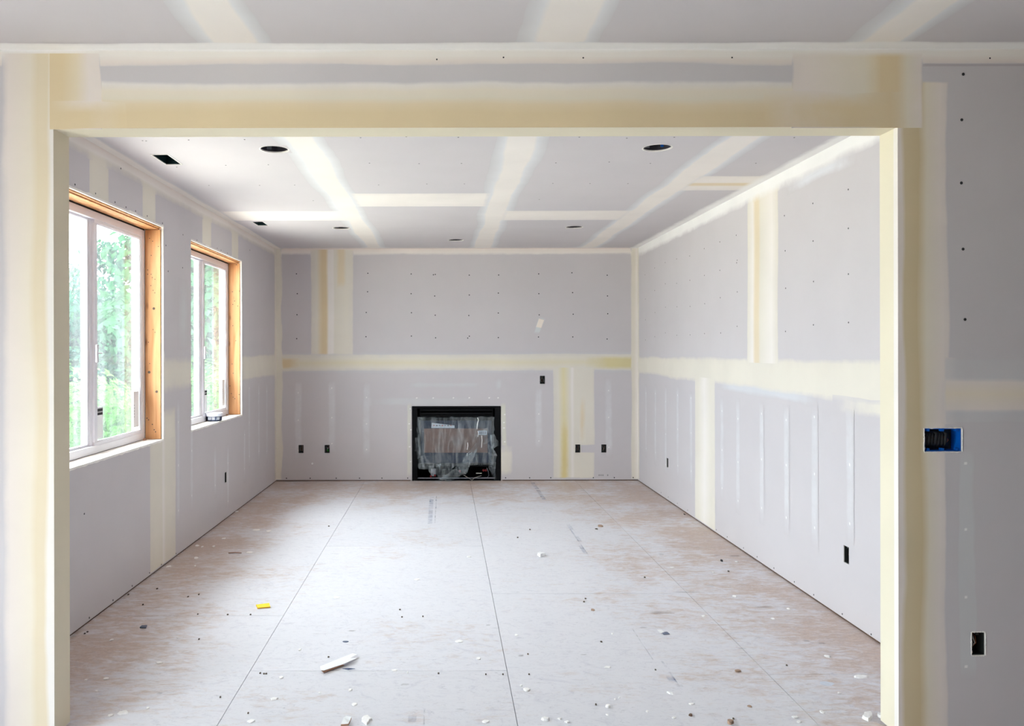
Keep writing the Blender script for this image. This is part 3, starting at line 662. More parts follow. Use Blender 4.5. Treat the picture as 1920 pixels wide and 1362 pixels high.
pb = zb([(273,356),(280,537),(277,729),(274,948),(924,352),(921,521),(909,710),(906,931),(1319,359),(1318,539),(1321,713),(1320,926),(1522,367),(1539,364),(1533,561),(1538,736),(1541,942)]) + \
     zc([(195,371),(195,552),(190,739),(195,928),(180,945),(463,370),(460,535),(459,717),(459,941),(828,360),(829,541),(832,734),(825,936),(1131,351),(1137,532),(1142,729),(1138,936),(1453,374),(1455,563),(1457,725),(1451,956)])
pb += [(500+x/5.675, 896.8) for x in (208, 461, 738, 986, 1224, 1498)] + [(930+x/5.673, 896.6) for x in (100, 355, 580, 1033, 1256, 1457)]
screws(WB, [WB.px(*p) for p in pb], B, .0058)
pr = [(1180+x/2.962, 240+y/2.962) for x, y in ((1218,346),(1218,562),(1218,816),(1218,1085),(1021,423),(1022,632),(1024,857),(1023,1098),(863,491),(867,686),(869,894),(868,1134),
      (595,599),(600,738),(597,752),(600,914),(599,1105),(504,636),(504,794),(506,946),(508,1142),(417,673),(418,822),(419,979),(418,1145),(336,714),(337,849),(338,994),(338,1152),(264,730),(264,866),(265,996),(264,1154),(200,750),(201,868),(202,998),(201,1141),(142,780),(142,905),(143,1028),(142,1162),(88,818),(90,953),(90,1068),(90,1180))]
pr += [(1080+x/2.826, 880+y/2.826) for x, y in ((1562,880),(1409,772),(1258,670),(1155,601),(1047,528),(958,468),(886,421),(800,362),(742,324),(590,220),(536,184),(488,150),(450,126))]
screws(WR, [WR.px(*p) for p in pr], R, .0045)
pl = [(80+x/4, 230+y/4) for x, y in ((244,460),(398,527),(544,593),(626,631),(698,660),(785,697),(900,752),(1053,838),(1050,1086),(942,1112),(1158,880),(1310,940),(1338,955),(1386,977),(588,340),(1555,955),(925,918),(1117,1190))]
pl += [(120+x/2.948, 900+y/2.948) for x, y in ((137,760),(268,663),(374,584),(470,512),(536,466),(617,406),(110,185))]
screws(WLf, [WLf.px(*p) for p in pl], Lw, .0050)
pn = [(1807, 141), (1804, 226.5), (1803, 345), (1806, 469), (1809.5, 601)]
screws(WN, [WN.px(*p) for p in pn], N_, .0050)
screws(WN, [WN.px(*p) for p in ((945, 108), (820, 111.5), (1094.5, 109), (1373.5, 109), (1857, 111))], N_, .0028)
pc = [(540+x/2.909, 240+y/2.909) for x, y in ((398,52),(647,47),(931,51),(1591,51),(1850,57),(446,191),(717,194),(948,193),(1463,191),(1754,187),(496,310),(759,305),(964,305),(1446,303),(1649,304),(1856,305),(1372,391),(38,310),(139,395))]
pc += [(80+x/4, 230+y/4) for x, y in ((752,131),(779,133),(1098,126),(1517,124),(1008,329),(1376,317),(1695,313),(1249,468),(1629,468))] + [(1265, 258), (1490, 259), (1220, 307), (1418, 307)]
screws(CE, [CE.px(*p) for p in pc], C, .0042)

# ------------------------------------------------------------------ windows, lining and sills
def lining(name, S, w):
    u0, u1, v0, v1 = w
    e = empty(name, S((u0+u1)/2, v0, -.08)); e['kind'] = 'structure'
    ti, d = .006, -.19
    MB().sbox(S, u0, u1, v1-ti-.012, v1-.001, -.030, -.125).build('head_board', M['wood'], e, .001)
    MB().sbox(S, u0, u1, v1-ti-.004, v1-.001, -.013, -.028).build('head_board', M['wood'], e, .001)
    MB().sbox(S, u1-.012, u1-.001, v0+.004, v1-.02, -.016, -.125).build('side_board', M['wood'], e, .001)
    MB().sbox(S, u0+.001, u0+.012, v0+.004, v1-.02, -.016, -.125).build('side_board', M['wood'], e, .001)
    # dusty sill with a broken front edge
    mb = MB(); n = 60; seed = u0*7
    for i in range(n+1):
        u = u0+.001+(u1-u0-.002)*i/n
        f = .004+.004*noise.noise(Vector((u*14, seed, 0)))+.002*noise.noise(Vector((u*50, seed, 0)))
        for h, v in ((-.128, v0+.002), (f, v0+.002), (f, v0-.012+.006*noise.noise(Vector((u*20, seed, 5)))), (-.128, v0-.010)):
            mb.v.append(S(u, v+(.0015*noise.noise(Vector((u*30, h*40, 2))) if h < 0 else 0), h))
    for i in range(n):
        for k in range(4): mb.f.append([i*4+k, i*4+(k+1)%4, (i+1)*4+(k+1)%4, (i+1)*4+k]); mb.m.append(0)
    mb.f += [[0,1,2,3], [n*4+3, n*4+2, n*4+1, n*4]]; mb.m += [0, 0]
    mb.build('sill_board', M['sill'], e)
    # white cut edge of the sheet round the hole
    for (a, b, c, dd) in ((u1-.003, u1+.008, v0-.004, v1+.008), (u0, u1, v1-.002, v1+.010)):
        mb = MB(); n = 50; vert = (dd-c) > (b-a)
        for i in range(n+1):
            t = i/n; j = .003*noise.noise(Vector((t*40, a*9, c))) + (.012 if noise.noise(Vector((t*9, a*3, c*5))) > .42 else 0)
            if vert: pts = [(a, c+(dd-c)*t), (b+j, c+(dd-c)*t)]
            else: pts = [(a+(b-a)*t, c), (a+(b-a)*t, dd+j*.6)]
            for p in pts: mb.v.append(S(*p, .0022))
            for p in pts: mb.v.append(S(*p, -.0125 if p is pts[0] else 0))
        for i in range(n):
            q = i*4
            mb.f += [[q, q+1, q+5, q+4], [q+2, q, q+4, q+6], [q+1, q+3, q+7, q+5]]; mb.m += [0, 0, 0]
        mb.build('plaster_edge', M['gypsum'], e)
    # nail holes in the side board
    return e
def nails(S, w, parent, pts):
    for a, b, r in pts:      # a: 0..1 depth into the wall, b: height
        p0 = S(w[1]-.012, b, -.016-.105*a); mb = MB()
        mb.tube([p0+S.U*.001, p0-S.U*.0008], r, 8)
        mb.build('nail_hole', M['ink'] if r < .004 else M['bark'], parent)
def window(name, S, w, label=False):
    u0, u1, v0, v1 = w; h0, h1 = -.128, -.205
    a, b, c, d = u0+.012, u1-.012, v0+.004, v1-.026
    e = empty(name, S((u0+u1)/2, v0, -.16)); e['kind'] = 'structure'
    t = .048; mid = (a+b)/2
    mb = MB()
    mb.sbox(S, a, b, c, c+t, h0, h1).sbox(S, a, b, d-t, d, h0, h1).sbox(S, a, a+t, c+t, d-t, h0, h1).sbox(S, b-t, b, c+t, d-t, h0, h1)
    mb.build('window_frame', M['vinyl'], e, .003)
    gf = MB().sbox(S, u0+.0125, u1-.0125, d+.0005, v1-.019, -.134, -.20).sbox(S, u0+.0005, a-.0005, v0+.004, v1-.019, -.134, -.20).sbox(S, b+.0005, u1-.0005, v0+.004, v1-.019, -.134, -.20).sbox(S, u0+.0005, u1-.0005, v1-.0185, v1-.0005, -.134, -.20)
    gf.sbox(S, u0+.0005, u1-.0005, v0+.0005, c-.0005, -.134, -.20); gf.build('gap_filler', M['void'], e)
    MB().sbox(S, mid-.06, mid-.008, c+t, d-t, h0-.02, h1).build('mullion', M['vinyl'], e, .003)
    # thin glazing stop of the fixed pane
    s = MB(); i0, i1, j0, j1 = a+t, mid-.06, c+t, d-t
    for q in ((i0, i0+.014, j0, j1), (i1-.022, i1, j0, j1), (i0+.014, i1-.022, j0, j0+.014), (i0+.014, i1-.022, j1-.014, j1)): s.sbox(S, *q, h0-.025, h0-.05)
    s.build('glazing_stop', M['vinyl'], e, .002)
    MB().sbox(S, i0+.01, i1-.02, j0+.01, j1-.01, h0-.034, h0-.038).build('glass_pane', M['glass'], e)
    # sliding sash on the room side
    i0, i1, j0, j1 = mid-.030, b-t+.022, c+t-.022, d-t+.022; sw = .042; s0, s1 = h0-.004, h0-.032
    m2 = MB()
    m2.sbox(S, i0, i1, j0, j0+sw, s0, s1).sbox(S, i0, i1, j1-sw, j1, s0, s1).sbox(S, i0, i0+sw, j0+sw, j1-sw, s0, s1).sbox(S, i1-sw, i1, j0+sw, j1-sw, s0, s1)
    sash = m2.build('sash', M['vinyl'], e, .003)
    MB().sbox(S, i0+sw-.004, i1-sw+.004, j0+sw-.004, j1-sw+.004, s0-.012, s0-.016).build('glass_pane', M['glass'], sash)
    gk = MB(); g0, g1, g2, g3 = i0+sw, i1-sw, j0+sw, j1-sw
    for q in ((g0, g0+.006, g2, g3), (g1-.006, g1, g2, g3), (g0, g1, g2, g2+.006), (g0, g1, g3-.006, g3)): gk.sbox(S, *q, s0-.006, s0-.011)
    gk.build('gasket', M['vinyl'], sash)
    zl = (c+d)/2-.13
    lt = MB().sbox(S, mid-.034, mid-.010, zl-.055, zl+.055, h0, h0+.014).sbox(S, mid-.016, mid+.035, zl-.004, zl+.006, h0+.010, h0+.018)
    lt.build('latch', M['vinyl'], e, .003)
    # makers' stickers on the sash glass
    x0, zz = g0+.004, g2+.012
    st = MB().sbox(S, x0, x0+.095, zz, zz+.20, s0-.012, s0-.0105).build('paper_sticker', M['white'], sash)
    st['label'] = 'white paper sticker with a black band'
    MB().sbox(S, x0+.004, x0+.091, zz+.150, zz+.190, s0-.0104, s0-.0100).build('printed_band', M['ink'], sash)
    for q in range(9):
        MB().sbox(S, x0+.012+q*.0085, x0+.0175+q*.0085, zz+.166, zz+.171+.002*(q % 2), s0-.0099, s0-.0096).build('printed_mark', M['white'], sash)
    for q in range(3): MB().sbox(S, x0+.004, x0+.010, zz+.08+q*.014, zz+.088+q*.014, s0-.0104, s0-.0100).build('printed_mark', M['ink'], sash)
    st2 = MB().sbox(S, g1-.10, g1-.008, g2+.03, g2+.28, s0-.012, s0-.0105).build('paper_sticker', M['white'], sash)
    st2['label'] = 'pale paper sticker at the far corner of the pane'
    for q in range(5): MB().sbox(S, g1-.09, g1-.084, g2+.10+q*.02, g2+.108+q*.02, s0-.0104, s0-.0100).build('printed_mark', M['vinyl_shade'], sash)
    return e
t1 = lining('trim_1', WLf, W1); t2 = lining('trim_2', WLf, W2)
def zn(S, w, pts, r=.0032):
    out = []
    for x, y in pts:
        px, py = 110+x/3.784, 340+y/3.783
        h = None
        d = Vector(((px-VX)/F, 1, (VY-py)/F)); P0 = S(w[1]-.012, 0, 0)      # hits the side board's plane
        t = (P0-Vector((0, 0, EYE))).dot(S.U)/d.dot(S.U); p = Vector((0, 0, EYE))+d*t
        a = ((p-S.O).dot(S.N)+.016)/-.105
        out.append((min(.97, max(.03, a)), p.z, r))
    return out
nails(WLf, W1, t1, zn(WLf, W1, [(647,402),(668,422),(709,460),(658,523),(633,626),(633,656),(657,657),(665,680),(684,692),(655,737),(671,771),(683,789),(670,1049),(684,1069),(637,1139),(646,1290+0)]))
nails(WLf, W1, t1, zn(WLf, W1, [(626,1678),(637,1690),(664,1722),(677,1760),(686,1775)], .0045))
nails(WLf, W1, t1, zn(WLf, W1, [(676,900),(642,1352),(695,1490)], .010))
nails(WLf, W2, t2, zn(WLf, W2, [(1262,590),(1234,782),(1287,777),(1249,848),(1271,883),(1236,872),(1236,1023),(1257,1129),(1231,1294),(1238,1360),(1215,1450),(1225,1505),(1237,1530),(1250,1540),(1280,1512)], .0048))
window('window_1', WLf, W1); window('window_2', WLf, W2)
# near-room door, and a window added unseen to brighten its ceiling
def simple_glazing(name, S, w, mid=True):
    u0, u1, v0, v1 = w; e = empty(name, S((u0+u1)/2, v0, -.1)); e['kind'] = 'structure'
    mb = MB(); t = .06; m = (u0+u1)/2
    for q in ((u0, u1, v0, v0+t), (u0, u1, v1-t, v1), (u0, u0+t, v0+t, v1-t), (u1-t, u1, v0+t, v1-t), (m-t/2, m+t/2, v0+t, v1-t)): mb.sbox(S, *q, -.08, -.14)
    mb.build('door_frame' if 'door' in name else 'window_frame', M['vinyl'], e, .003)
    MB().sbox(S, u0+t, m-t/2, v0+t, v1-t, -.10, -.106).build('glass_pane', M['glass'], e)
    MB().sbox(S, m+t/2, u1-t, v0+t, v1-t, -.12, -.126).build('glass_pane', M['glass'], e)
simple_glazing('door_1', WLn, door_hole); simple_glazing('fill_window', WLn, fill_win)

# daylight portals (they only guide sampling of the sky through the glazing)
def portal(S, w, h):
    l = bpy.data.lights.new('portal', 'AREA'); l.shape = 'RECTANGLE'; l.size = w[1]-w[0]; l.size_y = w[3]-w[2]
    l.cycles.is_portal = True
    o = bpy.data.objects.new('portal', l); COL.objects.link(o)
    o.location = S((w[0]+w[1])/2, (w[2]+w[3])/2, h)
    o.rotation_euler = S.N.to_track_quat('-Z', 'Z').to_euler()
for S, w in ((WLf, W1), (WLf, W2), (WLn, door_hole), (WLn, fill_win)): portal(S, w, -.23)

# ------------------------------------------------------------------ electrical boxes
def ebox(S, u, v, w, h, color, label, wires, nut=False, name='electrical_box', back='black_box'):
    e = empty(name, S(u, v-h/2, -.02), label=label, cat='electrical box')
    t = .0025; a, b, c, d = u-w/2+.0015, u+w/2-.0015, v-h/2+.0015, v+h/2-.0015; D = -.062; f = -.004
    mb = MB().sbox(S, a, b, c, c+t, f, D).sbox(S, a, b, d-t, d, f, D).sbox(S, a, a+t, c+t, d-t, f, D).sbox(S, b-t, b, c+t, d-t, f, D)
    mb.build('box_shell', M[color], e)
    MB().sbox(S, a, b, c, d, D, D-.003).build('box_back', M['black_box'], e)  # black even in the blue box, whose inner shadow is painted in
    if w > .1:
        for k in range(7):
            x = a+.010+k*.013; MB().tube([S(x, d-.006, -.05), S(x+.012, v+.022, -.022-.004*(k%3)), S(x+.004, v-.012, -.020), S(x+.014, v-.034, -.045)], .0068, 8).build('black_cable', M['ink'], e, smooth=True)
    n = 1 if w < .09 else 3
    for i in range(n):
        uu = u if n == 1 else a+(b-a)*(i*.4+.12)
        for vv, s in ((d-t-.004, -1), (c+t+.004, 1)):
            if n == 1 and s == 1: continue
            MB().sbox(S, uu-.006, uu+.006, vv-.005, vv+.005, f-.003, f-.02).build('screw_lug', M[color], e, .001)
    for k in range(wires):
        x = a+.012+(b-a-(.024 if wires < 5 else .05))*(k+.5)/wires+random.uniform(-.004, .004)
        col = ('copper', 'white_wire', 'black_box', 'red_wire')[k % 4] if wires > 3 else ('white_wire', 'copper')[k % 2]
        pts = [S(x, d-.012, -.055), S(x+random.uniform(-.01, .01), v+.02, -.030), S(x+random.uniform(-.008, .008), v-.004, -.022), S(x+random.uniform(-.01, .01), v-.028, -.040)]
        MB().tube(pts, .0013, 6).build('wire', M[col], e, smooth=True)
    if nut:
        MB().tube([S(u+.006, v-.026, -.02), S(u+.004, v-.004, -.018)], .010, 10, r1=.006).build('wire_nut', M['green_nut'], e, smooth=True)
        MB().tube([S(u+.004, v-.004, -.018), S(u+.002, v+.016, -.03)], .003, 8).build('wire', M['white'], e)
    return e
lab = ['black electrical box left of the fireplace, nearest the left wall', 'black electrical box with a green wire connector left of the fireplace',
       'black electrical box in the cream taped joint right of the fireplace', 'black electrical box low on the back wall nearest the right wall', 'black electrical box high on the back wall above right of the fireplace']
for k, (u, v) in enumerate(b_back): ebox(WB, u, v, .060, .097, 'black_box', lab[k], 3, nut=(k == 1))
ebox(WR, *b_right[0], .060, .097, 'black_box', 'black electrical box in the far part of the right wall', 2)
ebox(WR, *b_right[1], .060, .097, 'black_box', 'black electrical box in the right wall beside the opening', 2)
ebox(WLf, *b_left[0], .060, .097, 'black_box', 'black electrical box in the left wall below the far window', 2)
ebox(WN, (bb[0]+bb[1])/2, (bb[2]+bb[3])/2, bb[1]-bb[0], bb[3]-bb[2], 'blue_box', 'wide blue electrical box stuffed with wires right of the opening', 9)
ebox(WN, (bk[0]+bk[1])/2, (bk[2]+bk[3])/2, bk[1]-bk[0], bk[3]-bk[2], 'black_box', 'single black electrical box low on the wall right of the opening', 3)
# broken paper round the two near cut-outs
for w in (bb, bk):
    n = 64; mb = MB(); per = []
    for i in range(n):
        t = i/n*4; s = int(t); f = t-s
        per.append(((w[0]+(w[1]-w[0])*f, w[2], 0, -1), (w[1], w[2]+(w[3]-w[2])*f, 1, 0), (w[1]-(w[1]-w[0])*f, w[3], 0, 1), (w[0], w[3]-(w[3]-w[2])*f, -1, 0))[s])
    for i, (u, v, nu, nv) in enumerate(per):
        j = .002+.0018*noise.noise(Vector((i*.9, w[0], 0)))*2; k = .0022*abs(noise.noise(Vector((i*1.3, w[0], 4))))*2
        mb.v += [WN(u-nu*k, v-nv*k, .0012), WN(u+nu*j, v+nv*j, .0026), WN(u+nu*(j+.002), v+nv*(j+.002), .0002)]
    for i in range(n):
        a, b = i*3, ((i+1) % n)*3
        mb.f += [[a, a+1, b+1, b], [a+1, a+2, b+2, b+1]]; mb.m += [0, 0]
    mb.build('torn_edge', M['gypsum'], N_)

# ------------------------------------------------------------------ ceiling cans and duct boots
can_lab = ['recessed light can in the ceiling nearest the opening, left side', 'recessed light can with a blue tab in the ceiling nearest the opening, right side',
           'recessed light can far down the ceiling on the left', 'recessed light can far down the ceiling on the right', 'recessed light can in the middle of the ceiling nearest the back wall']
for k, ((c, d), r) in enumerate(cans):
    e = empty('recessed_light_can', (c, d, HC), label=can_lab[k], cat='light fixture')
    n = 40; mb = MB(); ri = r-.004; top = HC+.155
    for z, q in ((HC+.001, ri), (HC+.06, ri), (HC+.06, ri-.004), (top, ri-.006), (top, .02)):
        for i in range(n): mb.v.append(Vector((c+q*math.cos(2*math.pi*i/n), d+q*math.sin(2*math.pi*i/n), z)))
    for j in range(4):
        for i in range(n): mb.f.append([j*n+i, j*n+(i+1)%n, (j+1)*n+(i+1)%n, (j+1)*n+i]); mb.m.append(0)
    mb.f.append([4*n+i for i in range(n)]); mb.m.append(0)
    mb.build('housing', M['can_dark'], e, smooth=False)
    mb = MB(); 
    for z, q in ((HC-.0015, r+.002), (HC-.0015, r-.006), (HC+.006, r-.006), (HC+.006, r+.002-.003)):
        for i in range(n): mb.v.append(Vector((c+q*math.cos(2*math.pi*i/n), d+q*math.sin(2*math.pi*i/n), z)))
    for j in range(3):
        for i in range(n): mb.f.append([j*n+i, j*n+(i+1)%n, (j+1)*n+(i+1)%n, (j+1)*n+i]); mb.m.append(0)
    mb.build('rim', M['gypsum'], e)
    MB().box(c-.006, c+.006, d+ri-.010, d+ri-.004, HC+.03, HC+.075).build('slot_tab', M['ink'], e)
    MB().box(c-.06, c-.03, d+ri*.72, d+ri*.76, HC+.015, HC+.09).build('spring_bracket', M['steel'], e)
    MB().tube([(c, d, top-.001), (c, d, top-.05)], .02, 16).build('lamp_socket', M['tub'], e)
    if k == 1: MB().box(c+.035, c+.052, d+ri-.03, d+ri-.024, HC+.02, HC+.05).build('connector_tab', M['blue_box'], e)
for k, (a, b, c, d) in enumerate(ducts):
    e = empty('duct_boot', ((a+b)/2, (c+d)/2, HC), label=('larger looking dark duct opening in the ceiling over the near window', 'dark duct opening in the ceiling over the far window')[k], cat='duct')
    mb = MB(); t = .0015; z0, z1 = HC+.002, HC+.155
    for q in ((a+.002, a+.004, c+.002, d-.002), (b-.004, b-.002, c+.002, d-.002), (a+.004, b-.004, c+.002, c+.004), (a+.004, b-.004, d-.004, d-.002)): mb.box(*q, z0, z1)
    mb.box(a+.002, b-.002, c+.002, d-.002, z1-.004, z1)
    mb.build('duct_shell', M['duct'], e)
    fr = MB()
    for q in ((a-.004, a+.003, c-.004, d+.004), (b-.003, b+.004, c-.004, d+.004), (a+.003, b-.003, c-.004, c+.003), (a+.003, b-.003, d-.003, d+.004)): fr.box(*q, HC-.0025, HC+.003)
    fr.build('cut_edge', M['gypsum'], e)
    for q in range(3): MB().tube([(a+.005, c+.05+q*.07, HC+.05+.02*q), (a+.011, c+.05+q*.07, HC+.05+.02*q)], .005, 8).build('rivet', M['steel'], e)

# ------------------------------------------------------------------ fireplace
fx = lambda zx: (760+zx/9.08-VX)*.0063
fz = lambda zy: EYE+(VY-755-zy/9.08)*.0063
fp = empty('fireplace', ((FPX0+FPX1)/2, BACK, 0), label='black gas fireplace insert set in the back wall behind plastic film', cat='fireplace')
def fbox(zx0, zx1, zy1, zy0, y0, y1): return MB().box(fx(zx0), fx(zx1), BACK+y0, BACK+y1, max(.001, fz(zy0)), fz(zy1))
t = .003
sh = MB()
sh.box(FPX0+t, FPX0+.015, BACK-.004, BACK+.40, 0, FPZ-t).box(FPX1-.015, FPX1-t, BACK-.004, BACK+.40, 0, FPZ-t)
sh.box(FPX0+t, FPX1-t, BACK-.004, BACK+.40, FPZ-.015, FPZ-t).box(FPX0+t, FPX1-t, BACK+.38, BACK+.40, 0, FPZ-t).box(FPX0+t, FPX1-t, BACK+.01, BACK+.40, 0, .008)
sh.build('firebox', M['black'], fp)
for a, b, nm in ((112, 200, 'side_flange'), (1522, 1617, 'side_flange')): fbox(a, b, 70, 1318, -.010, .004).build(nm, M['black'], fp, .002)
fbox(112, 1617, 62, 100, -.012, .004).build('top_flange', M['black'], fp, .002)
for y0, y1 in ((112, 150), (176, 212), (222, 246)): fbox(245, 1490, y0, y1, .02, .045).build('louver', M['black'], fp, .002)
fbox(245, 255, 100, 246, .015, .04).build('louver_bracket', M['black'], fp)
fbox(1480, 1490, 100, 246, .015, .04).build('louver_bracket', M['black'], fp)
gd = empty('fireplace_door', (fx(870), BACK+.03, fz(1050)))
gd.parent = fp; gd.location = Vector((fx(870), BACK+.03, fz(1050)))-WL['fireplace']
fbox(235, 1500, 262, 310, .020, .05).build('door_rail', M['black'], gd, .003)
fbox(235, 1500, 1040, 1100, .020, .05).build('door_rail', M['black'], gd, .003)
fbox(235, 262, 310, 1040, .020, .05).build('door_stile', M['black'], gd, .003)
fbox(1470, 1500, 310, 1040, .020, .05).build('door_stile', M['black'], gd, .003)
fbox(262, 1470, 310, 1040, .038, .045).build('glass_surround', M['bluegrey'], gd)
fbox(315, 1400, 450, 862, .034, .038).build('cardboard_insert', M['brownpanel'], gd)
lb = MB().quadbox([(fx(x), BACK+y, fz(z)) for y in (.030, .0335) for x, z in ((438, 440), (838, 442), (836, 398), (446, 350))]).build('paper_label', M['palegrey'], gd)
lb['label'] = 'white paper label on the dark glass'
rp = plain('red_print', srgb(170, 110, 110), .7)
for q in range(7): MB().box(fx(470+q*48), fx(500+q*48), BACK+.0290, BACK+.0299, fz(402+(q % 2)*6), fz(388)).build('printed_mark', rp if q % 3 == 0 else M['vinyl_shade'], gd)
fbox(1240, 1390, 485, 560, .030, .0335).build('paper_label', M['palegrey'], gd)
for q in range(4): MB().box(fx(1262+q*30), fx(1278+q*30), BACK+.0290, BACK+.0299, fz(545), fz(500)).build('printed_mark', M['vinyl_shade'], gd)
fbox(210, 1520, 1283, 1297, -.002, .03).build('base_rail', M['steel'], fp)
fbox(1205, 1300, 1216, 1226, .05, .08).build('valve_bracket', M['white_wire'], fp)
red = plain('red_knob', srgb(120, 20, 22), .5)
for zx, zy in ((1330, 1165), (1370, 1165), (500, 1250), (430, 1265), (925, 1180)):
    MB().tube([(fx(zx), BACK+.06, fz(zy)), (fx(zx), BACK+.02, fz(zy))], .012, 10).build('control_knob', red, fp)
MB().box(fx(430), fx(520), BACK+.05, BACK+.12, fz(1270), fz(1140)).build('gas_valve', M['steel'], fp, .004)
MB().tube([(fx(1385), BACK+.02, fz(1120)), (fx(1410), BACK+.01, fz(1180)), (fx(1420), BACK+.01, fz(1250)), (fx(1385), BACK+.02, fz(1290))], .002, 6).build('wire', M['steel'], fp)
MB().tube([(fx(990), BACK-.01, fz(1235)), (fx(1060), BACK-.02, fz(1275)), (fx(1130), BACK-.03, fz(1318)), (fx(1180), BACK-.02, fz(1275)), (fx(1290), BACK+.01, fz(1250))], .0022, 6).build('gas_line', M['white_wire'], fp)

# crumpled clear film
def film_patch(mb, P, nu, nv, amp, freq, y0, seed, ridge=1.0):
    """P: four corners (x, z) in metres, bilinear, with sharp random folds"""
    b = len(mb.v)
    for j in range(nv+1):
        for i in range(nu+1):
            s, t_ = i/nu, j/nv
            p = (Vector(P[0])*(1-s)+Vector(P[1])*s)*(1-t_)+(Vector(P[3])*(1-s)+Vector(P[2])*s)*t_
            q = Vector((p.x*freq, p.y*freq, seed))
            n1 = abs(noise.noise(q)); n2 = abs(noise.noise(Vector((p.x*freq*2.3+p.y*freq*1.1, p.y*freq*.8, seed+7))))
            y = y0-amp*(n1*1.3+n2*.35)*ridge
            ed = 1 if (i in (0, nu) or j in (0, nv)) else 0
            dx = ed*.012*noise.noise(Vector((p.x*22, p.y*22, seed))); dz = ed*.012*noise.noise(Vector((p.x*22, p.y*22, seed+3)))
            mb.v.append(Vector((p.x+dx, y, max(.004, p.y+dz))))
    for j in range(nv):
        for i in range(nu):
            a = b+j*(nu+1)+i; mb.f.append([a, a+1, a+nu+2, a+nu+1]); mb.m.append(0)
def Z(*pts): return [(fx(a), fz(b)) for a, b in pts]
fm = MB(); yb = BACK+.016
film_patch(fm, Z((200, 255), (1515, 250), (1500, 1060), (205, 1110)), 70, 46, .030, 7, yb, 1.0)
film_patch(fm, Z((205, 260), (262, 300), (262, 900), (165, 850)), 8, 30, .03, 9, yb-.015, 4.0)
film_patch(fm, Z((165, 600), (250, 600), (250, 930), (200, 960)), 8, 16, .03, 9, yb-.02, 5.0)
film_patch(fm, Z((200, 1030), (900, 1040), (760, 1150), (240, 1130)), 34, 8, .035, 11, yb-.02, 6.0)
film_patch(fm, Z((1190, 690), (1300, 640), (1000, 1210), (830, 1130)), 12, 34, .05, 13, yb-.045, 8.0)
film_patch(fm, Z((1040, 880), (1240, 760), (1020, 1220), (900, 1100)), 10, 24, .05, 13, yb-.05, 18.0)
film_patch(fm, Z((830, 1110), (1010, 1200), (760, 1322), (590, 1300)), 14, 14, .035, 12, yb-.055, 9.0)
film_patch(fm, Z((490, 1130), (840, 1130), (760, 1300), (570, 1310)), 16, 14, .03, 11, yb-.045, 10.0)
film_patch(fm, Z((390, 1120), (480, 1130), (450, 1230), (420, 1200)), 6, 8, .03, 14, yb-.03, 11.0)
film_patch(fm, Z((1390, 560), (1510, 540), (1600, 720), (1470, 780)), 10, 12, .04, 13, yb-.035, 12.0)
film_patch(fm, Z((1395, 700), (1480, 760), (1560, 900), (1420, 900)), 10, 12, .045, 13, yb-.035, 13.0)
film_patch(fm, Z((1405, 850), (1550, 870), (1525, 1110), (1410, 1100)), 9, 16, .045, 13, yb-.035, 14.0)
film_patch(fm, Z((1410, 1105), (1528, 1110), (1535, 1300), (1510, 1312)), 8, 14, .03, 14, yb-.03, 15.0)
film_patch(fm, Z((1180, 560), (1400, 420), (1480, 640), (1240, 760)), 16, 14, .04, 9, yb-.03, 16.0)
film_patch(fm, Z((250, 900), (460, 900), (440, 1040), (250, 1050)), 14, 10, .035, 12, yb-.025, 17.0)
film = fm.build('plastic_film', M['film'], fixn=False, smooth=True)
tag(film, 'crumpled clear plastic film hanging over the front of the fireplace', 'plastic sheet')
for pts in (((1225, 255), (1240, 300), (1222, 360), (1215, 450)), ((1228, 480), (1238, 530), (1230, 580)), ((1295, 560), (1300, 640), (1290, 765)), ((1055, 680), (1060, 730), (1048, 800)), ((1050, 860), (1045, 905))):
    MB().tube([(fx(a), BACK-.035, fz(b)) for a, b in pts], .004, 5).build('dried_drip', M['mudchip'], film)

# ------------------------------------------------------------------ tub on the far sill
pc_ = WLf((7.14), .915, -.062)
tub = empty('compound_tub', pc_, label='small round tub with white lid and navy label on the far window sill', cat='tub')
def lathe(prof, c, n=40):
    mb = MB()
    for r, z in prof:
        for i in range(n): mb.v.append(Vector((c[0]+r*math.cos(2*math.pi*i/n), c[1]+r*math.sin(2*math.pi*i/n), c[2]+z)))
    for j in range(len(prof)-1):
        for i in range(n): mb.f.append([j*n+i, j*n+(i+1)%n, (j+1)*n+(i+1)%n, (j+1)*n+i]); mb.m.append(0)
    mb.f.append([i for i in range(n)][::-1]); mb.m.append(0); mb.f.append([(len(prof)-1)*n+i for i in range(n)]); mb.m.append(0)
    return mb
c0 = (pc_.x, pc_.y, .9165)
lathe([(.060, 0), (.066, .004), (.068, .044)], c0).build('tub_body', M['tub_label'], tub, smooth=True)
lathe([(.073, .042), (.074, .046), (.074, .066), (.071, .070), (.066, .071), (.064, .067), (.02, .067)], c0).build('lid', M['tub'], tub)
for k in range(14):
    a = -2.2+k*.12
    if k in (4, 9): continue
    r = .0685; w = .05+.03*(k % 3 == 0)
    P = [(c0[0]+q*math.cos(b), c0[1]+q*math.sin(b), c0[2]+z) for z in (.010+.004*(k % 2), .036) for b, q in ((a, r-.003), (a+w, r-.003), (a+w, r), (a, r))]
    MB().quadbox(P).build('printed_mark', M['white'] if k % 2 else M['palegrey'], tub)
for k in range(22):
    a = -2.6+k*.1
    P = [(c0[0]+q*math.cos(b), c0[1]+q*math.sin(b), c0[2]+z) for z in (.048, .056) for b, q in ((a, .073), (a+.03, .073), (a+.03, .0748), (a, .0748))]
    MB().quadbox(P).build('lid_rib', M['palegrey'], tub)
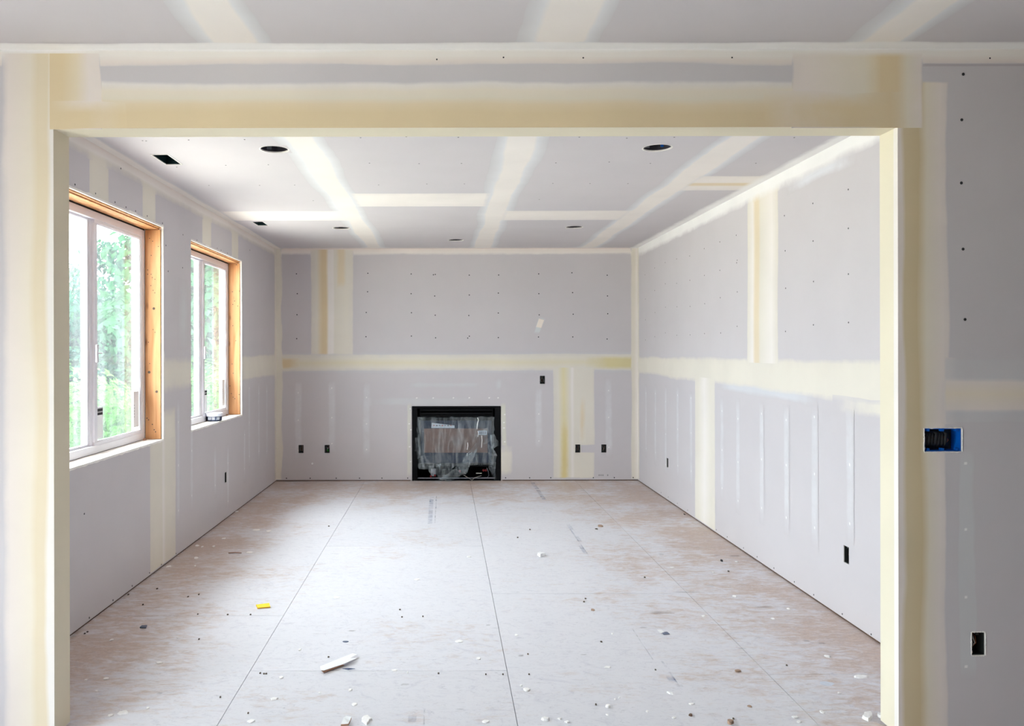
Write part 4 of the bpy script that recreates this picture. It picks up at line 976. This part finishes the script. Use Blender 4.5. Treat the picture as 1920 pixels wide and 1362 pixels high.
# bits on the sills
for w, us in ((W2, (7.72,)), (W1, (5.64,))):
    for u in us:
        p = WLf(u, w[2]+.002, -.11); mb = lathe([(.010, 0), (.013, .006), (.006, .013)], p, 7)
        nm = 'near' if w is W1 else 'far'
        tag(mb.build('foam_crumb', M['kraft']), 'small tan foam crumb in the far corner of the %s window sill' % nm, 'crumb')

# ------------------------------------------------------------------ debris on the floor
def fpos(x, y): return FL.px(x, y)
def flake(x, y, wpx, hpx, label, m='mudchip', name='compound_flake', cat='flake', group=None, rot=0, thick=.004, seedk=0, jag=.25, curl=0.0):
    u, v = fpos(x, y); D = v
    rx = wpx*D/F/2; ry = max(.006, hpx*D*D/(F*EYE)/2)
    n = 14; mb = MB(); sd = x*.37+y*.11
    top = []; bot = []
    for i in range(n):
        a = 2*math.pi*i/n; j = 1+jag*noise.noise(Vector((math.cos(a)*1.3+sd, math.sin(a)*1.3, sd)))*2
        dx, dy = rx*math.cos(a)*j, ry*math.sin(a)*j
        X, Y = dx*math.cos(rot)-dy*math.sin(rot), dx*math.sin(rot)+dy*math.cos(rot)
        lift = curl*(abs(math.cos(a)))
        top.append(Vector((u+X*.86, v+Y*.86, thick+lift+.0015*noise.noise(Vector((X*60, Y*60, sd)))))); bot.append(Vector((u+X, v+Y, .0005+lift*.7)))
    mb.v = bot+top+[Vector((u, v, thick*1.05))]
    for i in range(n):
        k = (i+1) % n
        mb.f.append([i, k, n+k, n+i]); mb.m.append(0); mb.f.append([n+i, n+k, 2*n]); mb.m.append(0)
    mb.f.append(list(range(n))[::-1]); mb.m.append(0)
    return tag(mb.build(name, M[m]), label, cat, group)
# the ones that can be told apart
flake(1614, 1271.7, 26, 7, 'long white flake of compound on the floor beside the right of the opening', thick=.006)
flake(1626.7, 1348, 17, 16, 'thick cream lump of compound in the lower right corner of the floor', thick=.014, rot=-.6)
flake(1651, 1347, 10, 9, 'small cream lump touching the foot of the right side of the opening', thick=.012)
flake(1550, 1284, 26, 9, 'faint flat smear of compound on the right part of the floor', m='palegrey', thick=.001)
flake(229.5, 1337, 19, 8, 'oval white compound flake at the lower left, largest there', thick=.005)
flake(205.5, 1342, 10, 5, 'small oval flake left of the largest lower left flake')
flake(685, 1351, 18, 12, 'ragged white chip of drywall near the bottom edge', thick=.008, jag=.4)
flake(985.7, 1294.5, 12, 6, 'cream flake with brown smear right of the long floor seam', thick=.005)
flake(1139, 1327, 9, 4, 'cream crumb cluster low in the middle right of the floor', thick=.010)
flake(1022, 1351, 14, 5, 'grey white pebble of compound close to the bottom edge', thick=.010)
flake(909, 1354.5, 15, 5, 'flat white flake at the bottom edge left of the long seam')
flake(859.5, 1203.6, 15, 5, 'flat white flake left of the long floor seam, mid floor', thick=.004)
flake(1255, 1301.8, 13, 3, 'slim white sliver of drywall paper on the right half of the floor', rot=-.7, thick=.006, m='white')
flake(1382, 1261, 12, 3.5, 'brown wood chip on the right half of the floor', m='chip', name='wood_chip', cat='wood chip', rot=.25, thick=.008)
flake(1404, 1326.6, 9, 3, 'pinkish wood sliver on the right half of the floor', m='chip', name='wood_chip', cat='wood chip', rot=-.6)
flake(1125, 988, 11, 3, 'brown wood chip far back on the floor', m='chip', name='wood_chip', cat='wood chip', thick=.010)
flake(1110.5, 1145, 8, 4, 'rounded tan chip on the middle of the floor', m='chip', name='wood_chip', cat='wood chip', thick=.003)
flake(1294, 1343, 7, 4, 'dark brown crumb near the bottom edge, right half', m='sole', name='wood_chip', cat='wood chip', thick=.006)
flake(1368, 1357.7, 12, 7, 'tan lump at the very bottom edge, right half', m='chip', name='wood_chip', cat='wood chip', thick=.012)
flake(1352.5, 1054, 3.5, 2.5, 'black nut shaped lump on the floor by the right wall', m='ink', name='black_lump', cat='lump', thick=.012)
flake(1013, 1042.5, 12, 4, 'bent white scrap of paper far back, right of the long seam', m='white', name='paper_scrap', cat='paper scrap', thick=.02, jag=.5)
flake(647, 1203.5, 12, 3, 'small blue grey clear scrap above the long white strip', m='slate', name='plastic_scrap', cat='plastic scrap', thick=.002, jag=.1)
flake(630, 1121, 15, 4, 'thin white flake in the bright middle of the floor', m='white')
flake(1118, 993, 5, 2, 'tiny dark crumb beside the far brown chip', m='bark', name='wood_chip', cat='wood chip')
flake(124, 1353, 8, 5, 'brown crumb at the foot of the left side of the opening', m='bark', name='wood_chip', cat='wood chip', thick=.012)
grp = 'small white compound flakes scattered over the subfloor'
small = [(209,1200,8,4),(298,1243,14,3),(198,1273,10,4),(316,1062,9,3),(367,1046,9,3.5),(369,1023,7,3),(400,1024.5,6,2),(379,1025,4,2),(418.5,1010,7,2.5),(467,1036,13,3.5),(480,994,14,3),(503,996,11,2.5),
 (443,959,7,2),(512.5,1311,12,5),(663.4,1321.6,11,5),(526,1271,10,5),(469,1353,14,5),(561,1219,6,3),(878,1045,9,2.5),(781,1087.6,10,2.5),(896,1236,9,4),(738,1258,11,3),(967,1192,7,3),(1062,1355,8,4),(1139,1252.8,12,3),
 (1048,1349,8,3),(1376,1120,9,3),(1448,1162,8,3),(1550.6,1232.8,11,5),(1318,1157,7,3),(1540,1337.5,8,5),(1259,1066,10,2),(1477,1143.6,6,2),(1497,1356,8,4),(976,1287,5,3),(1160,1310,4,2),(1137,1342,4,3),(1152,1313,3,2),
 (1295,1322,10,3),(1572,1302,6,3),(1490,1347,12,4),(160,1275,5,3),(180,1296,5,3),(276,1328,6,3),(655,1295,6,4),(598,1300,5,2),(763,1262,3,2),(332,1196,4,2),(365,1061,4,2),(1380,1055,5,2),(1336,1075,4,2),(1147,1190,4,2),(1262,1348,6,3),(1212,1336,5,3)]
for x, y, w, h in small: flake(x, y, w, h, 'small white compound flake among many scattered over the subfloor', group=grp, rot=random.uniform(-.3, .3))
grp2 = 'dark crumbs scattered over the subfloor'
for x, y in ((372,1115),(352,1119),(240,1115),(294,1104),(267,1134),(163,1185),(158,1188),(615,1233),(749,1144),(753,1158),(792,1157),(970,1009),(993,994),(1097,1124),(1094,1130),(1126,1205),(989,1228),(821,1264),(910,1266),(942,1266),(991,1266),(487,1263),(494,1264),(498,1264),(370,1152),(426,1153),(469,1153),(616,987),(1208,1084),(1365,1073),(1474,1250),(1374,1350),(1228,1258),(1116,1323),(1283,966),(464,1338),(412,1308),(372,1199),(1127,1205)):
    flake(x, y, 3, 1.6, 'tiny dark crumb, one of many scattered over the subfloor', m='bark', name='dark_crumb', cat='crumb', group=grp2, thick=.005)

def card(name, pts, m, label, cat, under=None, thick=.0015, part=None):
    """pts: (x px, y px, lift) round the outline of a sheet lying on the floor"""
    top = []
    for x, y, h in pts:
        u, v = FL.px(x, y) if h == 0 else FL.px(x, y, h)
        top.append(Vector((u, v, h+.002+thick)))
    n = len(top); mb = MB(); mb.v = [p-Vector((0, 0, thick)) for p in top]+top
    mb.f = [list(range(n))[::-1], list(range(n, 2*n))]+[[i, (i+1) % n, n+(i+1) % n, n+i] for i in range(n)]; mb.m = [1, 0]+[1]*n
    o = mb.build(name, [M[m], M[under or m]])
    return tag(o, label, cat)
ps = card('paper_strip', [(599, 1251, .012), (600, 1257.5, .012), (606, 1258.5, .012), (640, 1247.5, .012), (667, 1236, .012), (656, 1235, .012), (669, 1228.5, .012), (660, 1226.5, .012), (628, 1239, .012)], 'white', 'long white folded strip of drywall paper with a split end on the floor', 'paper strip')
def px3(x, y, h): u, v = FL.px(x, y, h); return Vector((u, v, h))
MB().quadbox([px3(602, 1258.5, .002), px3(606, 1262, .002), px3(645, 1248, .002), px3(640, 1246, .002), px3(601, 1256.5, .0115), px3(604.5, 1259.5, .0115), px3(643, 1247, .0115), px3(640, 1245, .0115)]).build('strip_shadow', M['kraft'], ps)  # brown piece that colours in the shadow below the strip
card('paper_scrap', [(640, 1255, .004), (652, 1257.5, .0), (665, 1255, .004), (652, 1254, .01)], 'palegrey', 'short white and grey folded scrap just below the long white strip', 'paper scrap', 'slate')
card('plastic_shim', [(479, 1136, .010), (482, 1142, .0), (506, 1140, .0), (504, 1133, .012)], 'yellow', 'bright yellow plastic shim lying in the middle left of the floor', 'shim', 'orange', thick=.006)
card('slate_scrap', [(261, 1178, .0), (265, 1174.5, .004), (275, 1174, .004), (273, 1178.5, .0)], 'slate', 'small dark slate blue scrap on the floor near the left wall', 'scrap', thick=.006)
card('paper_card', [(1231, 1183, .006), (1237, 1189.5, .0), (1245, 1188, .0), (1240, 1183, .006)], 'white', 'white half of a folded card on the right of the floor', 'card')
card('plastic_card', [(1240, 1187.5, .0), (1243, 1192, .0), (1255, 1191, .0), (1250, 1187, .0)], 'slate', 'grey half hidden card touching the white folded card', 'card')
card('drywall_chip', [(638, 1363, .0), (643, 1350, .012), (648, 1347, .016), (658, 1349, .014), (655, 1356, .004), (652, 1362, .0)], 'white', 'white torn drywall chip with brown paper back at the bottom edge', 'drywall chip', 'kraft', thick=.008)
u, v = fpos(440.5, 1037)
tag(MB().tube([(u-.05, v-.01, .004), (u, v, .006), (u+.05, v-.012, .004)], .0035, 6).build('twig', M['kraft']), 'thin brown sliver of wood in the left part of the floor', 'wood sliver')
u, v = fpos(350, 1115)

# grade stamps and scuffs printed on the sheets
INK = srgb(150, 160, 182); DK = srgb(128, 118, 118)
def st(x, y0, y1, wpx, c=INK, a=.28):
    u, v0 = FL.px(x, y0); _, v1 = FL.px(x, y1)
    w = wpx*v0/F
    coat(FL, rect(u-w/2, u+w/2, v0, v1), [(0, c, 0), (.1, c, a), (.9, c, a), (1, c, 0)], floor, ends=(.02, .02), wob=.003, mat_='stamp', name='ink_stamp', step=.04, h=.0006)
for x, y0, y1, w in ((805, 983, 932, 9), (815, 982, 930, 2), (1020, 938, 905, 8), (1072, 995, 984, 8), (1087, 1017, 1006, 9), (1098, 1040, 1024, 9), (1262, 1282, 1268, 16), (1277, 1293, 1284, 14), (772, 1356, 1340, 16), (792, 1362, 1330, 3), (1225, 1240, 1180, 3), (1280, 1300, 1240, 3), (1103, 1043, 992, 2)):
    st(x, y0, y1, w)
for x, y, wpx, hpx in ((1378,1044,26,3),(1345,1042,16,2),(1330,1100,20,6),(1425,1198,24,4),(1512,1204,16,3),(1540,1208,16,3),(1430,1140,40,5),(1390,1218,20,2),(758,1284,18,4),(785,1282,22,3),(757,1243,12,3),(862,1279,9,2),(960,1060,14,2),(855,1183,13,1.5),(930,1178,20,2),(975,1230,12,3),(1095,1229,14,2),(660,1184,18,2),(915,1173,10,3),(1290,1112,70,3),(1235,1150,60,8),(1205,1178,18,2),(300,1300,14,5),(178,1308,14,2),(345,1346,14,4),(1240,1040,12,5),(860,1331,20,3)):
    u, v = fpos(x, y); w = wpx*v/F; hh = hpx*v*v/(F*EYE)
    coat(FL, rect(u-w/2, u+w/2, v-hh/2, v+hh/2, 'u'), [(0, DK, 0), (.4, DK, .26), (.6, DK, .26), (1, DK, 0)], floor, ends=(w*.3, w*.3), wob=.008, mat_='stamp', name='scuff_mark', step=.03, h=.0005)

# ------------------------------------------------------------------ outside: sloping ground and trees
gmb = MB(); n = 30
for j in range(n+1):
    for i in range(n+1):
        x, y = -70+120*i/n, -40+130*j/n
        z = -1.9+.35*noise.noise(Vector((x*.08, y*.08, 0)))+max(0, -x-10)*.02
        if x > -4: z = -1.2
        gmb.v.append(Vector((x, y, z)))
for j in range(n):
    for i in range(n):
        a = j*(n+1)+i; gmb.f.append([a, a+1, a+n+2, a+n+1]); gmb.m.append(0)
tag(gmb.build('ground', M['ground']), kind='structure')
def crown_mesh(seed, H, Wd, leaf, nleaf, kind):
    rnd = random.Random(seed); verts = []; faces = []
    clumps = []
    nc = 46
    for k in range(nc):
        z = rnd.random()**.8; r = Wd*(math.sin(min(1, (1-z)*1.25+.08)*math.pi/2) if kind == 'cone' else math.sqrt(max(.08, 1-(2*z-.85)**2)))
        a = rnd.random()*2*math.pi; rr = r*math.sqrt(rnd.random())
        clumps.append((Vector((rr*math.cos(a), rr*math.sin(a), .12*H+z*H*.83)), (.34+.30*rnd.random())*Wd*(.62 if kind == 'cone' else .85)))
    for _ in range(nleaf):
        c, R_ = clumps[rnd.randrange(nc)]
        d = Vector((rnd.gauss(0, 1), rnd.gauss(0, 1), rnd.gauss(0, 1))).normalized()
        p = c+Vector((d.x, d.y, d.z*.62))*R_*(.72+.32*rnd.random())
        nrm = (d+Vector((rnd.gauss(0, .5), rnd.gauss(0, .5), rnd.gauss(0, .5)+.4))).normalized()
        a = nrm.orthogonal().normalized(); a.rotate(Matrix.Rotation(rnd.random()*6.28, 3, nrm)); b = nrm.cross(a)
        l = leaf*(.7+.6*rnd.random()); i = len(verts)
        verts += [p-a*l*.5, p+b*l*.28+nrm*l*.06, p+a*l*.5-nrm*l*.08, p-b*l*.28+nrm*l*.06]
        faces.append((i, i+1, i+2, i+3))
    me = bpy.data.meshes.new('foliage'); me.from_pydata([tuple(v) for v in verts], [], faces); return me
def tree_proto(name, seed, H, Wd, leaf, nleaf, kind, m, loc, label, group, cat='tree'):
    e = empty(name, loc, label=label, cat=cat, group=group)
    me = crown_mesh(seed, H, Wd, leaf, nleaf, kind); me.materials.append(M[m])
    o = bpy.data.objects.new('foliage', me); link(o, e, loc)
    tr = MB(); L_ = Vector(loc); r = .03*H*.5
    tr.tube([L_+Vector((0, 0, -.3)), L_+Vector((.05, .03, H*.3)), L_+Vector((-.04, .05, H*.6)), L_+Vector((0, 0, H*.88))], r, 8, r1=r*.25)
    rnd = random.Random(seed)
    for k in range(7):
        a = rnd.random()*6.28; z = H*(.25+.08*k); tr.tube([L_+Vector((0, 0, z)), L_+Vector((math.cos(a)*Wd*.35, math.sin(a)*Wd*.35, z+H*.06)), L_+Vector((math.cos(a)*Wd*.7, math.sin(a)*Wd*.7, z+H*.1))], r*.35, 6, r1=r*.1)
    tr.build('trunk', M['bark'], e)
    return e
def at(px, D, z=-1.9): return ((px-VX)*D/F, D, z)
# (kind, px column, distance, scale, label)
T = {}
T['round'] = tree_proto('leafy_tree', 11, 4.2, 1.8, .16, 11000, 'round', 'leaf_mid', at(232, 19), 'full mid green leafy tree through the sash of the near window', None)
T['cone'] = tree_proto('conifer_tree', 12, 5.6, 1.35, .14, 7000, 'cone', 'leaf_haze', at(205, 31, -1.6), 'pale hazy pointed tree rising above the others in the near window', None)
T['bush'] = tree_proto('light_bush', 13, 3.0, 1.6, .13, 9000, 'round', 'leaf_light', at(138, 13), 'bright yellow green bush low in the left pane of the near window', None, 'bush')
T['dark'] = tree_proto('dark_tree', 14, 4.6, 1.8, .16, 11000, 'round', 'leaf_dark', at(205, 23), 'dark green tree behind the leafy one in the near window', None)
def plant(k, px, D, s, label, z=-1.9, sz=None, rot=None):
    src = T[k]; c = copy_tree(src, None, at(px, D, z)); c.scale = (s, s, sz or s); c.rotation_euler[2] = rot if rot is not None else px*.7
    c['label'] = label; return c
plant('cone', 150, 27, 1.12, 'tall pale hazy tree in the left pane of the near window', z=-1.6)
plant('round', 150, 20, 1.0, 'leafy tree behind the bright bush in the left pane of the near window')
plant('dark', 265, 21, .82, 'dark low tree at the right edge of the near window')
plant('bush', 268, 15, .80, 'green bush low at the right edge of the near window')
plant('bush', 215, 14, .72, 'green bush low in the sash pane of the near window', rot=2)
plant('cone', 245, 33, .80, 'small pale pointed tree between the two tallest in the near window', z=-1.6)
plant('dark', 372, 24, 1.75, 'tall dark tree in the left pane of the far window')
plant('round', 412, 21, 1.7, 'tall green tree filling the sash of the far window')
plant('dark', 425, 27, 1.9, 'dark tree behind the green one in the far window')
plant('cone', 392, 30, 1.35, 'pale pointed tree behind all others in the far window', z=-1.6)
plant('bush', 418, 17, 1.0, 'light green bush low in the sash of the far window')
plant('bush', 372, 18, 1.0, 'light green bush low in the left pane of the far window', rot=1)
plant('dark', 90, 18, 1.0, 'dark tree hidden past the left side of the opening')
plant('round', 320, 24, 1.1, 'leafy tree outside behind the wall between the windows')
plant('round', 480, 26, 1.3, 'leafy tree outside beyond the far corner of the room')
print('objects', len(bpy.data.objects))
